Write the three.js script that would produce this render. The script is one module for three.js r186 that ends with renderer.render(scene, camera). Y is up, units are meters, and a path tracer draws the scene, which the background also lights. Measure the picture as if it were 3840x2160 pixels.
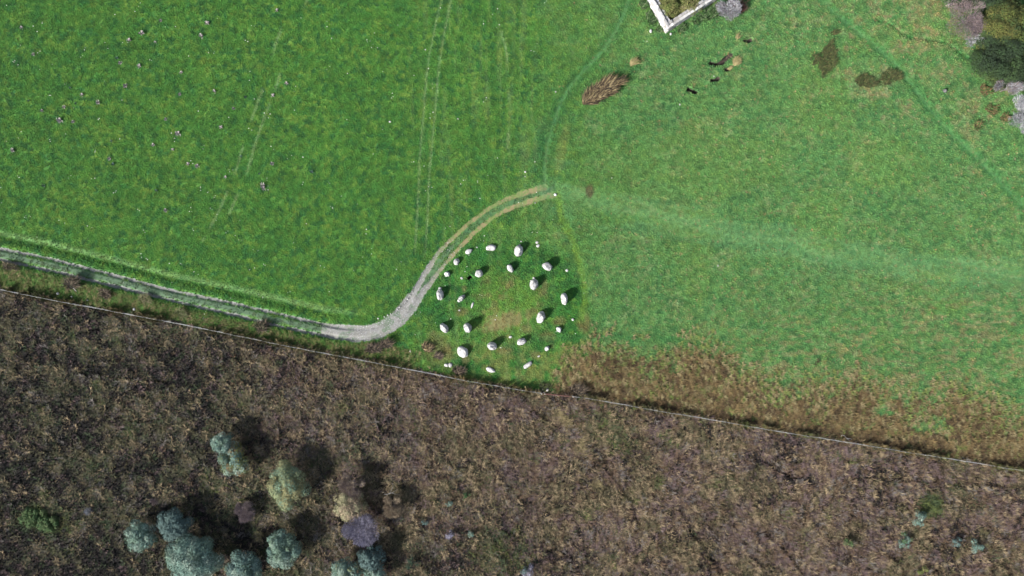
import * as THREE from 'three';
import { mergeGeometries } from 'three/addons/utils/BufferGeometryUtils.js';

// ------------------------------------------------------------------ camera, sky, sun, exposure
const scene = new THREE.Scene();
const camera = new THREE.PerspectiveCamera(45.95, 16 / 9, 0.5, 3000);   // a drone looking straight down from 92 m
camera.position.set(0, 92, 0);
camera.up.set(0, 0, -1);
camera.lookAt(0, 0, 0);

const SUN_ELEVATION = 32 * Math.PI / 180;
const sunDir = new THREE.Vector3(-0.82 * Math.cos(SUN_ELEVATION), Math.sin(SUN_ELEVATION), 0.572 * Math.cos(SUN_ELEVATION)).normalize();
{ // thin high cloud: a pale sky, a little bluer overhead, the same all round
  const w = 64, h = 32, d = new Float32Array(w * h * 4);
  for (let j = 0; j < h; j++) { const e = Math.max(0, (j + 0.5) / h * 2 - 1), t = Math.pow(1 - e, 2); for (let i = 0; i < w; i++) d.set([0.14 + 0.075 * t, 0.17 + 0.065 * t, 0.225 + 0.05 * t, 1], (j * w + i) * 4); }
  const sky = new THREE.DataTexture(d, w, h, THREE.RGBAFormat, THREE.FloatType);
  sky.mapping = THREE.EquirectangularReflectionMapping; sky.magFilter = THREE.LinearFilter; sky.needsUpdate = true;
  scene.background = sky; scene.environment = sky;
}

const sun = new THREE.DirectionalLight(new THREE.Color(1, 0.95, 0.88), 4.6);
sun.name = 'sun';
sun.position.copy(sunDir).multiplyScalar(160);
sun.castShadow = true;
sun.shadow.radius = 17;
sun.shadow.mapSize.set(4096, 4096);
Object.assign(sun.shadow.camera, { left: -90, right: 90, top: 70, bottom: -70, near: 1, far: 400 });
scene.add(sun, sun.target);

const renderer = new THREE.WebGLRenderer({ antialias: true });
renderer.toneMapping = THREE.LinearToneMapping;
renderer.toneMappingExposure = 2.7;
renderer.shadowMap.enabled = true;

// ------------------------------------------------------------------ small maths
const S = 27.7;                                   // survey grid: 27.7 units to the metre, origin of the world at (1920, 1080)
const gx = X => (X - 1920) / S, gz = Y => (Y - 1080) / S;
function rng(seed) { let a = seed >>> 0; return () => { a = (a + 0x6D2B79F5) | 0; let t = Math.imul(a ^ (a >>> 15), 1 | a); t = (t + Math.imul(t ^ (t >>> 7), 61 | t)) ^ t; return ((t ^ (t >>> 14)) >>> 0) / 4294967296; }; }
const LAT = new Float32Array(65536); { const r = rng(77); for (let i = 0; i < 65536; i++) LAT[i] = r(); }
function vn(x, y) {                               // value noise 0..1
  const xf = Math.floor(x), yf = Math.floor(y); let u = x - xf, v = y - yf; u = u * u * (3 - 2 * u); v = v * v * (3 - 2 * v);
  const x0 = xf & 255, x1 = (xf + 1) & 255, y0 = (yf & 255) << 8, y1 = ((yf + 1) & 255) << 8;
  const a = LAT[y0 + x0], b = LAT[y0 + x1], c = LAT[y1 + x0], d = LAT[y1 + x1];
  return a + (b - a) * u + (c - a) * v + (a - b - c + d) * u * v;
}
const fbm = (x, y) => vn(x, y) * 0.53 + vn(x * 2.07 + 31, y * 2.07 + 17) * 0.29 + vn(x * 4.3 + 57, y * 4.3 + 93) * 0.18;
const ss = (a, b, t) => { t = (t - a) / (b - a); t = t < 0 ? 0 : t > 1 ? 1 : t; return t * t * (3 - 2 * t); };
const clamp = (t, a, b) => t < a ? a : t > b ? b : t;
const lerp = (a, b, t) => a + (b - a) * t;
function curve(pts) {                             // y as a function of x through sorted points
  return x => {
    let i = 1; while (i < pts.length - 1 && pts[i][0] < x) i++;
    const [ax, ay] = pts[i - 1], [bx, by] = pts[i];
    return ay + (by - ay) * (x - ax) / (bx - ax);
  };
}
function cellRand(x, z, size) {                   // one random number per irregular clump about size metres wide
  const u = (x + (vn(x * 1.9, z * 1.9) - 0.5) * 0.7) / size, v = (z + (vn(x * 1.9 + 40, z * 1.9 + 9) - 0.5) * 0.7) / size, i = Math.floor(u), j = Math.floor(v);
  return LAT[(i * 73 + j * 1031 + ((i * j) & 7) * 517) & 65535];
}
const lin8 = v => { v /= 255; return v <= 0.04045 ? v / 12.92 : Math.pow((v + 0.055) / 1.055, 2.4); };
const K = 0.5;                                    // what a sunlit surface shows in the photograph, over its base colour
const C = (r, g, b) => [lin8(r) * K, lin8(g) * K, lin8(b) * K];
const TW = 150, TD = 84.4;                        // extent of the surveyed ground, metres

class DistField {                                 // distance in metres to a polyline, stamped on a grid
  constructor(lines, R, cell = 0.2) {
    this.c = cell; this.w = Math.ceil(TW / cell) + 2; this.h = Math.ceil(TD / cell) + 2; this.R = R;
    const d = this.d = new Float32Array(this.w * this.h).fill(R);
    for (const l of lines) for (let k = 1; k < l.length; k++) {
      const ax = gx(l[k - 1][0]), az = gz(l[k - 1][1]), bx = gx(l[k][0]), bz = gz(l[k][1]);
      const i0 = Math.max(0, Math.floor((Math.min(ax, bx) - R + TW / 2) / cell)), i1 = Math.min(this.w - 1, Math.ceil((Math.max(ax, bx) + R + TW / 2) / cell));
      const j0 = Math.max(0, Math.floor((Math.min(az, bz) - R + TD / 2) / cell)), j1 = Math.min(this.h - 1, Math.ceil((Math.max(az, bz) + R + TD / 2) / cell));
      const ex = bx - ax, ez = bz - az, L = ex * ex + ez * ez || 1e-9;
      for (let j = j0; j <= j1; j++) for (let i = i0; i <= i1; i++) {
        const px = i * cell - TW / 2 - ax, pz = j * cell - TD / 2 - az, t = clamp((px * ex + pz * ez) / L, 0, 1);
        const q = Math.hypot(px - ex * t, pz - ez * t), at = j * this.w + i;
        if (q < d[at]) d[at] = q;
      }
    }
  }
  at(x, z) {
    const fx = (x + TW / 2) / this.c, fz = (z + TD / 2) / this.c, i = Math.floor(fx), j = Math.floor(fz);
    if (i < 0 || j < 0 || i >= this.w - 1 || j >= this.h - 1) return this.R;
    const u = fx - i, v = fz - j, k = j * this.w + i, d = this.d;
    return (d[k] * (1 - u) + d[k + 1] * u) * (1 - v) + (d[k + this.w] * (1 - u) + d[k + this.w + 1] * u) * v;
  }
}
function smooth(pts, n = 6) {                     // Catmull-Rom through the points
  const c = new THREE.CatmullRomCurve3(pts.map(p => new THREE.Vector3(p[0], p[1], 0)), false, 'centripetal');
  return c.getPoints((pts.length - 1) * n).map(p => [p.x, p.y]);
}

// ------------------------------------------------------------------ the survey: lines on the ground
const fencePts = [[-300, 1030], [0, 1082], [217, 1127], [404, 1161], [621, 1202], [800, 1237], [1002, 1279], [1204, 1320], [1421, 1360], [1500, 1377], [1640, 1403], [1764, 1428], [1873, 1447], [2036, 1474], [2140, 1484], [2186, 1488], [2300, 1508], [2439, 1533], [2753, 1585], [2929, 1616], [3228, 1664], [3539, 1714], [3840, 1763], [4200, 1820]];
const fenceY = curve(fencePts);
const rutUpper = smooth([[-160, 895], [0, 933], [155, 964], [311, 1003], [466, 1042], [621, 1084], [800, 1122], [955, 1157], [1080, 1186], [1204, 1214], [1297, 1228], [1390, 1228], [1452, 1206], [1505, 1165], [1545, 1106], [1606, 1008], [1648, 945], [1711, 880], [1769, 829], [1846, 775], [1943, 732], [2045, 700]]);
const rutLower = smooth([[-160, 938], [0, 974], [155, 1008], [264, 1033], [373, 1060], [528, 1098], [683, 1137], [800, 1163], [924, 1193], [1017, 1217], [1173, 1250], [1266, 1266], [1359, 1269], [1421, 1258], [1483, 1227], [1540, 1172], [1590, 1092], [1617, 1058], [1672, 984], [1730, 922], [1788, 864], [1866, 806], [1943, 771], [2021, 748], [2085, 728]]);
const rutUpperY = curve(rutUpper.filter(p => p[0] < 1385)), rutLowerY = curve(rutLower.filter(p => p[0] < 1350));
const dU = new DistField([rutUpper], 3), dL = new DistField([rutLower], 3);
const gravelMid = smooth([[1230, 1240], [1330, 1250], [1410, 1240], [1470, 1208], [1515, 1160], [1545, 1122]]);
const dG = new DistField([gravelMid], 3);
const wheelA = smooth([[1670, -60], [1654, 0], [1630, 110], [1605, 233], [1588, 420], [1573, 606], [1567, 755], [1555, 950]]);
const wheelB = smooth([[1706, -60], [1691, 0], [1668, 110], [1647, 242], [1630, 430], [1611, 640], [1602, 833], [1590, 985]]);
const wheelC = smooth([[1115, -20], [1040, 150], [985, 330], [925, 500], [880, 650], [820, 790], [760, 900]]);
const wheelD = smooth([[1160, -20], [1085, 160], [1030, 340], [970, 500], [920, 660], [860, 800]]);
const wheelE = smooth([[1880, 120], [1900, 200], [1905, 330], [1912, 420], [1900, 560]]);
const dW = new DistField([wheelA, wheelB], 1.5, 0.12), dV = new DistField([wheelC, wheelD, wheelE], 1.5, 0.12);
const pathNE = smooth([[3050, -60], [3108, 23], [3212, 112], [3348, 232], [3425, 325], [3541, 475], [3640, 570], [3735, 667], [3825, 757], [3960, 900]]);
const pathN = smooth([[2370, -60], [2341, 47], [2271, 172], [2155, 303], [2108, 373], [2062, 512], [2040, 640], [2046, 700]]);
const swathE = smooth([[2085, 712], [2200, 742], [2350, 780], [2600, 838], [2850, 895], [3100, 945], [3350, 985], [3600, 1012], [3960, 1030]]);
const swathLow = smooth([[2000, 1270], [2250, 1262], [2450, 1270], [2620, 1285]]);
const sheepPath = smooth([[3290, 72], [3345, 95], [3390, 130], [3470, 148], [3540, 160], [3590, 190], [3650, 230]]);
const ringPath = smooth([[2090, 730], [2110, 830], [2150, 910], [2178, 1010], [2195, 1110], [2180, 1200]]);
const dNE = new DistField([pathNE], 3), dN = new DistField([pathN], 3), dE = new DistField([swathE], 5), dLow = new DistField([swathLow], 3);
const dTrail = new DistField([[[2528, 1564], [2600, 1572], [2660, 1590]], [[2255, 1720], [2300, 1800], [2350, 1870], [2392, 1990]], [[2540, 1905], [2590, 1990], [2640, 2060], [2700, 2150]], [[2790, 1708], [2870, 1735], [2954, 1785], [3040, 1800]], [[3190, 1790], [3420, 1800], [3640, 1815], [3900, 1832]], [[1960, 1530], [2020, 1555], [2070, 1590]], [[2860, 2000], [2950, 2080], [3010, 2160]], [[3290, 2060], [3360, 2110], [3400, 2190]], [[3690, 2080], [3760, 2130], [3800, 2180]], [[300, 1400], [520, 1420], [760, 1450]], [[400, 1560], [640, 1600]], [[1880, 1980], [2010, 2050], [2120, 2075]]].map(l => smooth(l)), 1.2);
const dSheep = new DistField([sheepPath], 1, 0.12), dRing = new DistField([ringPath], 2);
const brownEdge = curve([[2040, 1480], [2075, 1420], [2110, 1350], [2150, 1310], [2220, 1290], [2300, 1305], [2400, 1330], [2480, 1345], [2540, 1315], [2590, 1275], [2640, 1290], [2700, 1330], [2780, 1375], [2850, 1420], [2930, 1455], [3000, 1450], [3080, 1430], [3200, 1430], [3300, 1460], [3400, 1500], [3500, 1490], [3600, 1475], [3700, 1500], [3780, 1550], [3960, 1580]]);
// peat scars, pits and the stone socket: [points, half width m, depth m]
const scars = [
  [smooth([[2667, 237], [2690, 238], [2712, 230], [2728, 216], [2742, 206]]), 0.30, 0.55],
  [smooth([[2722, 259], [2735, 258], [2746, 250]]), 0.22, 0.35],
  [smooth([[2795, 152], [2808, 152], [2818, 147]]), 0.24, 0.4],
  [smooth([[2674, 300], [2686, 299], [2696, 291]]), 0.24, 0.5],
  [smooth([[2584, 333], [2597, 341], [2612, 343]]), 0.28, 0.5],
  [[[1758, 1044], [1763, 1041]], 0.26, 0.8],
];
const dScar = scars.map(s => new DistField([s[0]], 1.2, 0.1));
const blob = (X, Y, cx, cy, rx, ry, rot = 0) => { const c = Math.cos(rot), s = Math.sin(rot), u = ((X - cx) * c + (Y - cy) * s) / rx, v = (-(X - cx) * s + (Y - cy) * c) / ry; return Math.sqrt(u * u + v * v); };

// ------------------------------------------------------------------ what grows where, and its colour
const W = { moor: 0, brown: 0, verge: 0, bare: 0, gravel: 0, scar: 0, short: 0 };
function cover(x, z) {
  const X = x * S + 1920, Y = z * S + 1080;
  const n2 = fbm(x * 0.45 + 9, z * 0.45 + 4), n1 = fbm(x * 1.3 + 40, z * 1.3 + 7);
  const dm = (Y - fenceY(X)) / S; W.trail = 0; if (dm > 0.5) W.trail = 1 - ss(0.12, 0.4, dTrail.at(x, z) + (n1 - 0.5) * 0.5);
  W.moor = ss(-0.5, 0.5, dm - 0.2 + (n1 - 0.5) * 0.9);
  W.brown = ss(-110, 110, Y - brownEdge(X) - 25 + (n2 - 0.5) * 130 + (n1 - 0.5) * 120) * ss(2040, 2110, X + (n1 - 0.5) * 60) * (1 - W.moor);
  if (X > 3380 && X < 3560) W.brown *= ss(0.75, 1.25, blob(X, Y, 3480, 1592, 105, 42, 0.15) + (n1 - 0.5) * 1.0) * 0.7 + 0.3;
  if (X > 3230 && X < 3370) W.brown *= ss(0.7, 1.3, blob(X, Y, 3305, 1540, 45, 20, 0.2) + (n1 - 0.5) * 0.8);
  W.brown *= 0.62 + 0.5 * ss(0.42, 0.6, fbm(x * 0.5 + 31, z * 0.9 + 12)) * ss(-40, 80, Y - brownEdge(X)); if (W.brown > 1) W.brown = 1;
  W.verge = X < 1640 ? ss(6, 26, Y - (X < 1340 ? rutLowerY(X) : 1270 + (X - 1340) * 0.12) + (n1 - 0.5) * 16) * (1 - W.moor) * (1 - ss(1480, 1640, X + (n1 - 0.5) * 120)) : 0;
  const du = dU.at(x, z), dl = dL.at(x, z), dg = dG.at(x, z);
  const jag = (n1 - 0.5) * 0.22 + (vn(x * 6, z * 6) - 0.5) * 0.14;
  const rw = X < 1200 ? 0.19 : 0.19 + 0.22 * ss(1200, 1330, X) - 0.15 * ss(1560, 1680, X) + 0.14 * ss(1850, 1990, X);
  const end = 1 - ss(1980, 2110, X + (n1 - 0.5) * 120) * 0.85;
  W.bare = Math.max(1 - ss(rw - 0.06, rw + 0.1, du + jag), 1 - ss(rw - 0.06, rw + 0.1, dl + jag)) * end;
  W.gravel = 1 - ss(0.75, 1.15, dg + jag * 1.5);
  if (W.gravel > W.bare) W.bare = W.gravel;
  W.mid = (1 - ss(0.55, 0.85, Math.max(du, dl) * 0.6 + jag)) * (1 - W.bare) * (du < 1.75 && dl < 1.75 ? 1 : 0);
  W.scar = 0;
  for (let k = 0; k < scars.length; k++) { const d = dScar[k].at(x, z); if (d < 1) W.scar = Math.max(W.scar, 1 - ss(scars[k][1] - 0.06, scars[k][1] + 0.1, d + jag * 0.8)); }
  W.short = Math.max((1 - ss(0.3, 0.9, dNE.at(x, z))) * 0.6, (1 - ss(0.25, 0.6, dN.at(x, z))) * 0.6, (1 - ss(0.5, 2.6, dE.at(x, z))) * 0.4, (1 - ss(0.5, 1.3, blob(X, Y, 1893, 1205, 96, 38, -0.3) + (n1 - 0.5) * 0.7)) * 0.8);
  W.X = X; W.Y = Y; W.n1 = n1; W.n2 = n2; W.du = du; W.dl = dl;
  return W;
}
const mix = (o, c, t) => { o[0] += (c[0] - o[0]) * t; o[1] += (c[1] - o[1]) * t; o[2] += (c[2] - o[2]) * t; };
const P = {
  g1: C(80, 141, 52), g2: C(122, 165, 66), g3: C(38, 108, 52), g4: C(60, 127, 48), gr1: C(98, 152, 82), gr2: C(148, 168, 112), gr3: C(62, 124, 66),
  lawn1: C(60, 132, 50), lawn2: C(118, 168, 66), lawn3: C(40, 104, 46), yel: C(136, 152, 80), tan: C(138, 130, 84), worn: C(140, 130, 84),
  path: C(100, 156, 98), pathd: C(58, 128, 62), pale: C(136, 178, 112), swath: C(120, 174, 114),
  gravel: C(182, 176, 174), gravel2: C(138, 132, 134), rut: C(168, 164, 168), rutTan: C(164, 146, 110), mid: C(98, 126, 98), soil: C(66, 54, 48), soil2: C(96, 76, 60),
  vg1: C(104, 116, 60), vg2: C(80, 122, 48), vg3: C(128, 120, 78),
  b1: C(142, 122, 82), b2: C(108, 88, 58), b3: C(164, 150, 110), b4: C(108, 122, 60), b5: C(88, 72, 50),
  m1: C(52, 45, 43), m2: C(118, 96, 76), m3: C(124, 104, 104), m4: C(178, 158, 126), m5: C(104, 98, 66), m9: C(108, 106, 80), m6: C(74, 92, 60), m7: C(138, 132, 128), m8: C(26, 28, 28), litter: C(52, 46, 38),  // moor tones; the near-black one puts shade of gaps between tufts into colour
};
const tmp = [0, 0, 0];
// colour of the sward itself
function sward(x, z, w, o) {
  const { X, Y, n1, n2 } = w, n0 = fbm(x * 3.1 + 3, z * 3.1 + 71), nb = vn(x * 0.12 + 5, z * 0.12 + 8);
  const east = ss(1750, 2500, X + (n2 - 0.5) * 300 + (Y - 600) * 0.15);
  o[0] = P.g1[0]; o[1] = P.g1[1]; o[2] = P.g1[2];
  mix(o, P.g2, ss(0.45, 0.75, n0 * 0.55 + n1 * 0.45) * 0.85);
  mix(o, P.g3, ss(0.5, 0.72, fbm(x * 1.6 + 80, z * 1.6 + 20)) * 0.8);
  mix(o, P.g4, ss(0.45, 0.7, n2) * 0.5);
  if (east > 0) {
    tmp[0] = P.gr1[0]; tmp[1] = P.gr1[1]; tmp[2] = P.gr1[2];
    mix(tmp, P.gr2, ss(0.48, 0.78, fbm(x * 1.7 + 14, z * 2.8 + 33) * 0.6 + n2 * 0.4) * 0.75);
    mix(tmp, P.gr3, ss(0.48, 0.72, fbm(x * 1.9 + 51, z * 3 + 2)) * 0.8);
    mix(tmp, P.g2, ss(0.55, 0.75, nb) * 0.2);
    mix(o, tmp, east);
  }
  // lawn around the stones
  const ring = blob(X, Y, 1900, 1190, 300, 285) + (n1 - 0.5) * 0.25;
  if (ring < 1.15) {
    tmp[0] = P.lawn1[0]; tmp[1] = P.lawn1[1]; tmp[2] = P.lawn1[2];
    mix(tmp, P.lawn2, ss(0.45, 0.68, n0 * 0.5 + n2 * 0.5) * 0.5);
    mix(tmp, P.lawn3, ss(0.5, 0.72, fbm(x * 1.5 + 8, z * 1.5 + 60)) * 0.8);
    const inner = 1 - ss(0.5, 0.95, blob(X, Y, 1905, 1160, 190, 170) + (n1 - 0.5) * 0.4);
    mix(tmp, P.lawn2, inner * 0.6);
    mix(tmp, P.tan, inner * ss(0.52, 0.66, fbm(x * 0.9 + 2, z * 0.9 + 11)) * 0.55);
    const south = ss(1270, 1370, Y + (n1 - 0.5) * 140);
    mix(tmp, P.yel, south * ss(0.3, 0.6, n1 * 0.6 + n2 * 0.4) * 0.8);
    mix(o, tmp, 1 - ss(0.9, 1.15, ring));
  }
  const wornA = 1 - ss(0.45, 1.2, blob(X, Y, 1893, 1205, 92, 38, -0.3) + (n1 - 0.5) * 0.9 + (n0 - 0.5) * 0.5);
  mix(o, P.worn, wornA * 0.9);
  for (const [cx, cy, rx, ry] of [[2042, 1080, 14, 34], [1975, 1233, 22, 16], [2050, 1260, 34, 20], [1740, 1083, 8, 12], [1732, 1170, 22, 16], [1890, 1316, 30, 14], [2100, 1205, 22, 18], [2006, 1330, 20, 14], [1745, 1345, 14, 20], [1915, 1065, 14, 12], [1680, 1320, 14, 30], [1640, 1300, 40, 60], [2190, 1210, 26, 40]]) {
    const b = blob(X, Y, cx, cy, rx, ry); if (b < 1.6) mix(o, P.worn, (1 - ss(0.5, 1.4, b + (n1 - 0.5) * 0.8)) * 0.62);
  }
  if (X > 2500 && Y > 900) mix(o, P.b3, ss(0.5, 0.68, fbm(x * 0.9 + 3, z * 2.6 + 8)) * 0.5 * ss(950, 1350, Y + (X - 3200) * 0.2) * ss(2500, 2800, X));
  if (X > 1950 && X < 2160 && Y < 700) { mix(o, P.yel, (1 - ss(0.4, 1.2, blob(X, Y, 2108, 560, 22, 120, 0.2) + (n1 - 0.5) * 0.7)) * 0.5); mix(o, P.gr3, (1 - ss(0.4, 1.2, blob(X, Y, 2022, 540, 26, 130, 0.2) + (n1 - 0.5) * 0.7)) * 0.6); }
  // trodden lines
  const e = dE.at(x, z); if (e < 4.5) { const al = vn(x * 0.16, z * 1.1 - x * 0.16) - 0.5; mix(o, P.swath, (1 - ss(0.1, 3.6, e + (n2 - 0.5) * 2.4 + al * 5)) * 0.4); mix(o, P.gr3, ss(0.1, 0.3, -al) * (1 - ss(2.5, 4.6, e)) * 0.35); }
  const ne = dNE.at(x, z); if (ne < 2) { mix(o, P.pathd, (1 - ss(0.4, 1.3, ne + (n1 - 0.5) * 0.5)) * 0.5); mix(o, P.path, (1 - ss(0.06, 0.34, ne + (n1 - 0.5) * 0.5)) * 0.3); }
  const nn = dN.at(x, z); if (nn < 2) { mix(o, P.g3, (1 - ss(0.3, 1.6, nn + (n1 - 0.5) * 1.0)) * 0.5); mix(o, P.path, (1 - ss(0.03, 0.34, nn + (n1 - 0.5) * 0.35)) * 0.45); }
  const lo = dLow.at(x, z); if (lo < 1.5) mix(o, P.pathd, (1 - ss(0.1, 0.7, lo + (n1 - 0.5) * 0.5)) * 0.5);
  const wl = dW.at(x, z); if (wl < 0.5) mix(o, P.pale, (1 - ss(0.07, 0.22, wl)) * (0.8 + 0.3 * (vn(x * 0.6, z * 0.6) - 0.5)) * ss(1030, 850, Y));
  const wv = dV.at(x, z); if (wv < 0.5) mix(o, P.pale, (1 - ss(0.07, 0.26, wv)) * 0.75 * ss(0.3, 0.6, vn(x * 0.5 + 6, z * 0.5)));
  const rp = dRing.at(x, z); if (rp < 1) { mix(o, P.lawn2, (1 - ss(0.1, 0.7, rp + (n1 - 0.5) * 0.4)) * 0.75); }
  const st = vn(x * 2.6 + 3, z * 0.16 + 9); if (X > 1350 && X < 2150) mix(o, st > 0.5 ? P.gr2 : P.g3, Math.abs(st - 0.5) * 0.5 * ss(1350, 1700, X) * ss(2150, 2000, X));
  const sh = dSheep.at(x, z); if (sh < 0.6) mix(o, P.pathd, (1 - ss(0.1, 0.35, sh)) * 0.8);
  // rough straw corner to the north-east, and the old ditch line beside the track
  const nw = ss(0.5, 0.68, n2 * 0.45 + n1 * 0.55 + 0.12 * (1 - ss(0.5, 1.2, blob(X, Y, 3400, 110, 260, 230))) - 0.02);
  if (X > 2950 && Y < 620) mix(o, P.b3, nw * (0.2 + 0.5 * ss(0.4, 0.7, n0)) * ss(2950, 3150, X) * ss(620, 420, Y) * ss(0.5, 1.0, ne));
  if (X < 1420) { const t = (rutUpperY(Math.min(X, 1380)) - Y) / S; mix(o, P.pale, ss(1.6, 1.9, t + (n1 - 0.5) * 0.3) * ss(2.8, 2.2, t) * 0.5 * ss(1420, 1200, X)); }
  const rb = blob(X, Y, 2250, 347, 74, 26, -0.42) + (n1 - 0.5) * 0.4; if (rb < 1.2) mix(o, P.soil, (1 - ss(0.7, 1.0, rb)) * 0.8);
  const bs = blob(X, Y, 2211, 718, 22, 34) + (n1 - 0.5) * 0.6; if (bs < 1.3) mix(o, P.soil2, (1 - ss(0.5, 1.1, bs)) * 0.75);
}
const moorTone = (x, z, X, Y) => {                 // 0 darker heath in the west and south-west, 1 browner heath in the east
  return clamp(ss(350, 2000, X - (Y - 1500) * 0.75 + (vn(x * 0.1 + 4, z * 0.1 + 2) - 0.5) * 700) + (vn(x * 0.25 + 11, z * 0.25) - 0.5) * 0.3, 0, 1);
};
function groundColour(x, z, o) {
  const w = cover(x, z), { X, Y, n1, n2 } = w;
  sward(x, z, w, o);
  if (w.verge > 0) { tmp[0] = P.vg1[0]; tmp[1] = P.vg1[1]; tmp[2] = P.vg1[2]; mix(tmp, P.vg2, ss(0.45, 0.65, n1)); mix(tmp, P.vg3, ss(0.5, 0.7, n2)); mix(o, tmp, w.verge * 0.85); }
  if (w.brown > 0) { tmp[0] = P.b2[0]; tmp[1] = P.b2[1]; tmp[2] = P.b2[2]; mix(tmp, P.b1, ss(0.4, 0.65, n1)); mix(tmp, P.b4, ss(0.5, 0.7, n2) * 0.6); mix(o, tmp, w.brown); }
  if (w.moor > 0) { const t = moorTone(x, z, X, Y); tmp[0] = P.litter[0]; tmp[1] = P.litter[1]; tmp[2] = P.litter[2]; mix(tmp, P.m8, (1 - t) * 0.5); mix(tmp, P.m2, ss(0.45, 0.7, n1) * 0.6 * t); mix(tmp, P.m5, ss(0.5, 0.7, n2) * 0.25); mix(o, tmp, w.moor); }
  if (w.mid > 0) mix(o, P.mid, w.mid * (X < 1500 ? 0.95 : X < 1700 ? 0.7 : 0.45));
  if (w.bare > 0) {
    const n = vn(x * 7, z * 7), tanT = ss(1560, 1720, X), gv = w.gravel;
    tmp[0] = lerp(P.rut[0], P.rutTan[0], tanT); tmp[1] = lerp(P.rut[1], P.rutTan[1], tanT); tmp[2] = lerp(P.rut[2], P.rutTan[2], tanT);
    mix(tmp, P.gravel2, ss(0.35, 0.7, n) * 0.6 * (1 - tanT)); mix(tmp, P.mid, ss(0.5, 0.62, n1) * 0.3 * (1 - gv) * (1 - tanT)); mix(tmp, P.gravel, gv * 0.6 * ss(0.2, 0.6, n)); mix(tmp, P.mid, gv * ss(0.52, 0.66, fbm(x * 1.1, z * 1.1 + 9)) * 0.7);
    mix(tmp, P.soil2, gv * ss(0.95, 0.5, w.bare) * 0.5); mix(tmp, P.gravel2, gv * ss(0.5, 0.62, fbm(x * 0.8 + 4, z * 1.6)) * 0.6);
    mix(o, tmp, w.bare * (0.86 - 0.5 * tanT * ss(0.35, 0.62, n1 * 0.6 + n * 0.4)));
  }
  if (w.scar > 0) mix(o, P.soil, w.scar);
  return w;
}

// ------------------------------------------------------------------ the lie of the land
const rutDepth = (X, d) => (X < 1250 ? 0.22 : 0.22 - 0.14 * ss(1250, 1380, X)) * (1 - ss(0.18, 0.42, d)) * (1 - ss(1700, 2080, X) * 0.6);
function height(x, z) {
  const X = x * S + 1920, Y = z * S + 1080;
  const edge = Math.min(ss(TW / 2, TW / 2 - 3, Math.abs(x)), ss(TD / 2, TD / 2 - 3, Math.abs(z)));
  if (edge <= 0) return 0;
  const w = cover(x, z);
  let h = 0.5 * (fbm(x * 0.05 + 3, z * 0.05 + 1) - 0.5);
  const rough = (vn(x * 2.2, z * 2.2) - 0.5);
  const field = 0.05 * (vn(x * 0.8 + 5, z * 0.8) - 0.5) + 0.03 * rough + 0.03 * (vn(x * 4.5, z * 4.5 + 5) - 0.5);
  const heath = 0.42 * (fbm(x * 0.75 + 22, z * 0.75 + 4) - 0.5) + 0.26 * rough + 0.1 * (vn(x * 4.5, z * 4.5 + 5) - 0.5);
  const tuss = 0.2 * (fbm(x * 1.0 + 2, z * 1.6 + 4) - 0.5) + 0.14 * rough;
  const calm = 1 - Math.max(w.bare, w.mid || 0) * 0.8;
  h += lerp(lerp(field * calm, tuss, Math.max(w.brown, w.verge * 0.7)), heath, w.moor);
  h -= Math.max(rutDepth(X, w.du), rutDepth(X, w.dl));
  if (X < 1420) {
    const f = ss(1420, 1150, X), t = (rutUpperY(Math.min(X, 1380)) - Y) / S;
    h -= 0.3 * f * Math.exp(-((t - 1.55) ** 2) / 0.32);
    const b = (Y - rutLowerY(Math.min(X, 1340))) / S;
    h += 0.14 * f * ss(0.25, 0.7, b) * ss(2.6, 1.2, b);
  }
  h -= 0.1 * Math.exp(-((dNE.at(x, z) / 0.5) ** 2)) + 0.07 * Math.exp(-((dN.at(x, z) / 0.35) ** 2)) + 0.05 * Math.exp(-((dW.at(x, z) / 0.15) ** 2));
  h -= 0.1 * Math.exp(-((dRing.at(x, z) / 0.6) ** 2)) + 0.18 * Math.exp(-((dSheep.at(x, z) / 0.25) ** 2));
  h += 0.12 * (1 - ss(0.75, 1.05, blob(X, Y, 1905, 1180, 270, 265)));
  h -= 0.3 * w.trail;
  for (let k = 0; k < scars.length; k++) { const d = dScar[k].at(x, z); if (d < 1) h -= scars[k][2] * (1 - ss(scars[k][1] - 0.08, scars[k][1] + 0.08, d)); }
  return h * edge;
}
const sRGBof = c => Math.round(255 * (c <= 0.0031308 ? c * 12.92 : 1.055 * Math.pow(c, 1 / 2.4) - 0.055));
const LUT = new Uint8Array(4097); for (let i = 0; i <= 4096; i++) LUT[i] = sRGBof(i / 4096);
const setup = { castShadow: true, receiveShadow: true };
function add(o, name, label, category, extra) {
  o.name = name; Object.assign(o.userData, label ? { label, category } : {}, extra || {});
  o.traverse(m => { if (m.isMesh) Object.assign(m, setup); });
  scene.add(o); return o;
}
let heightAt;
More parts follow.
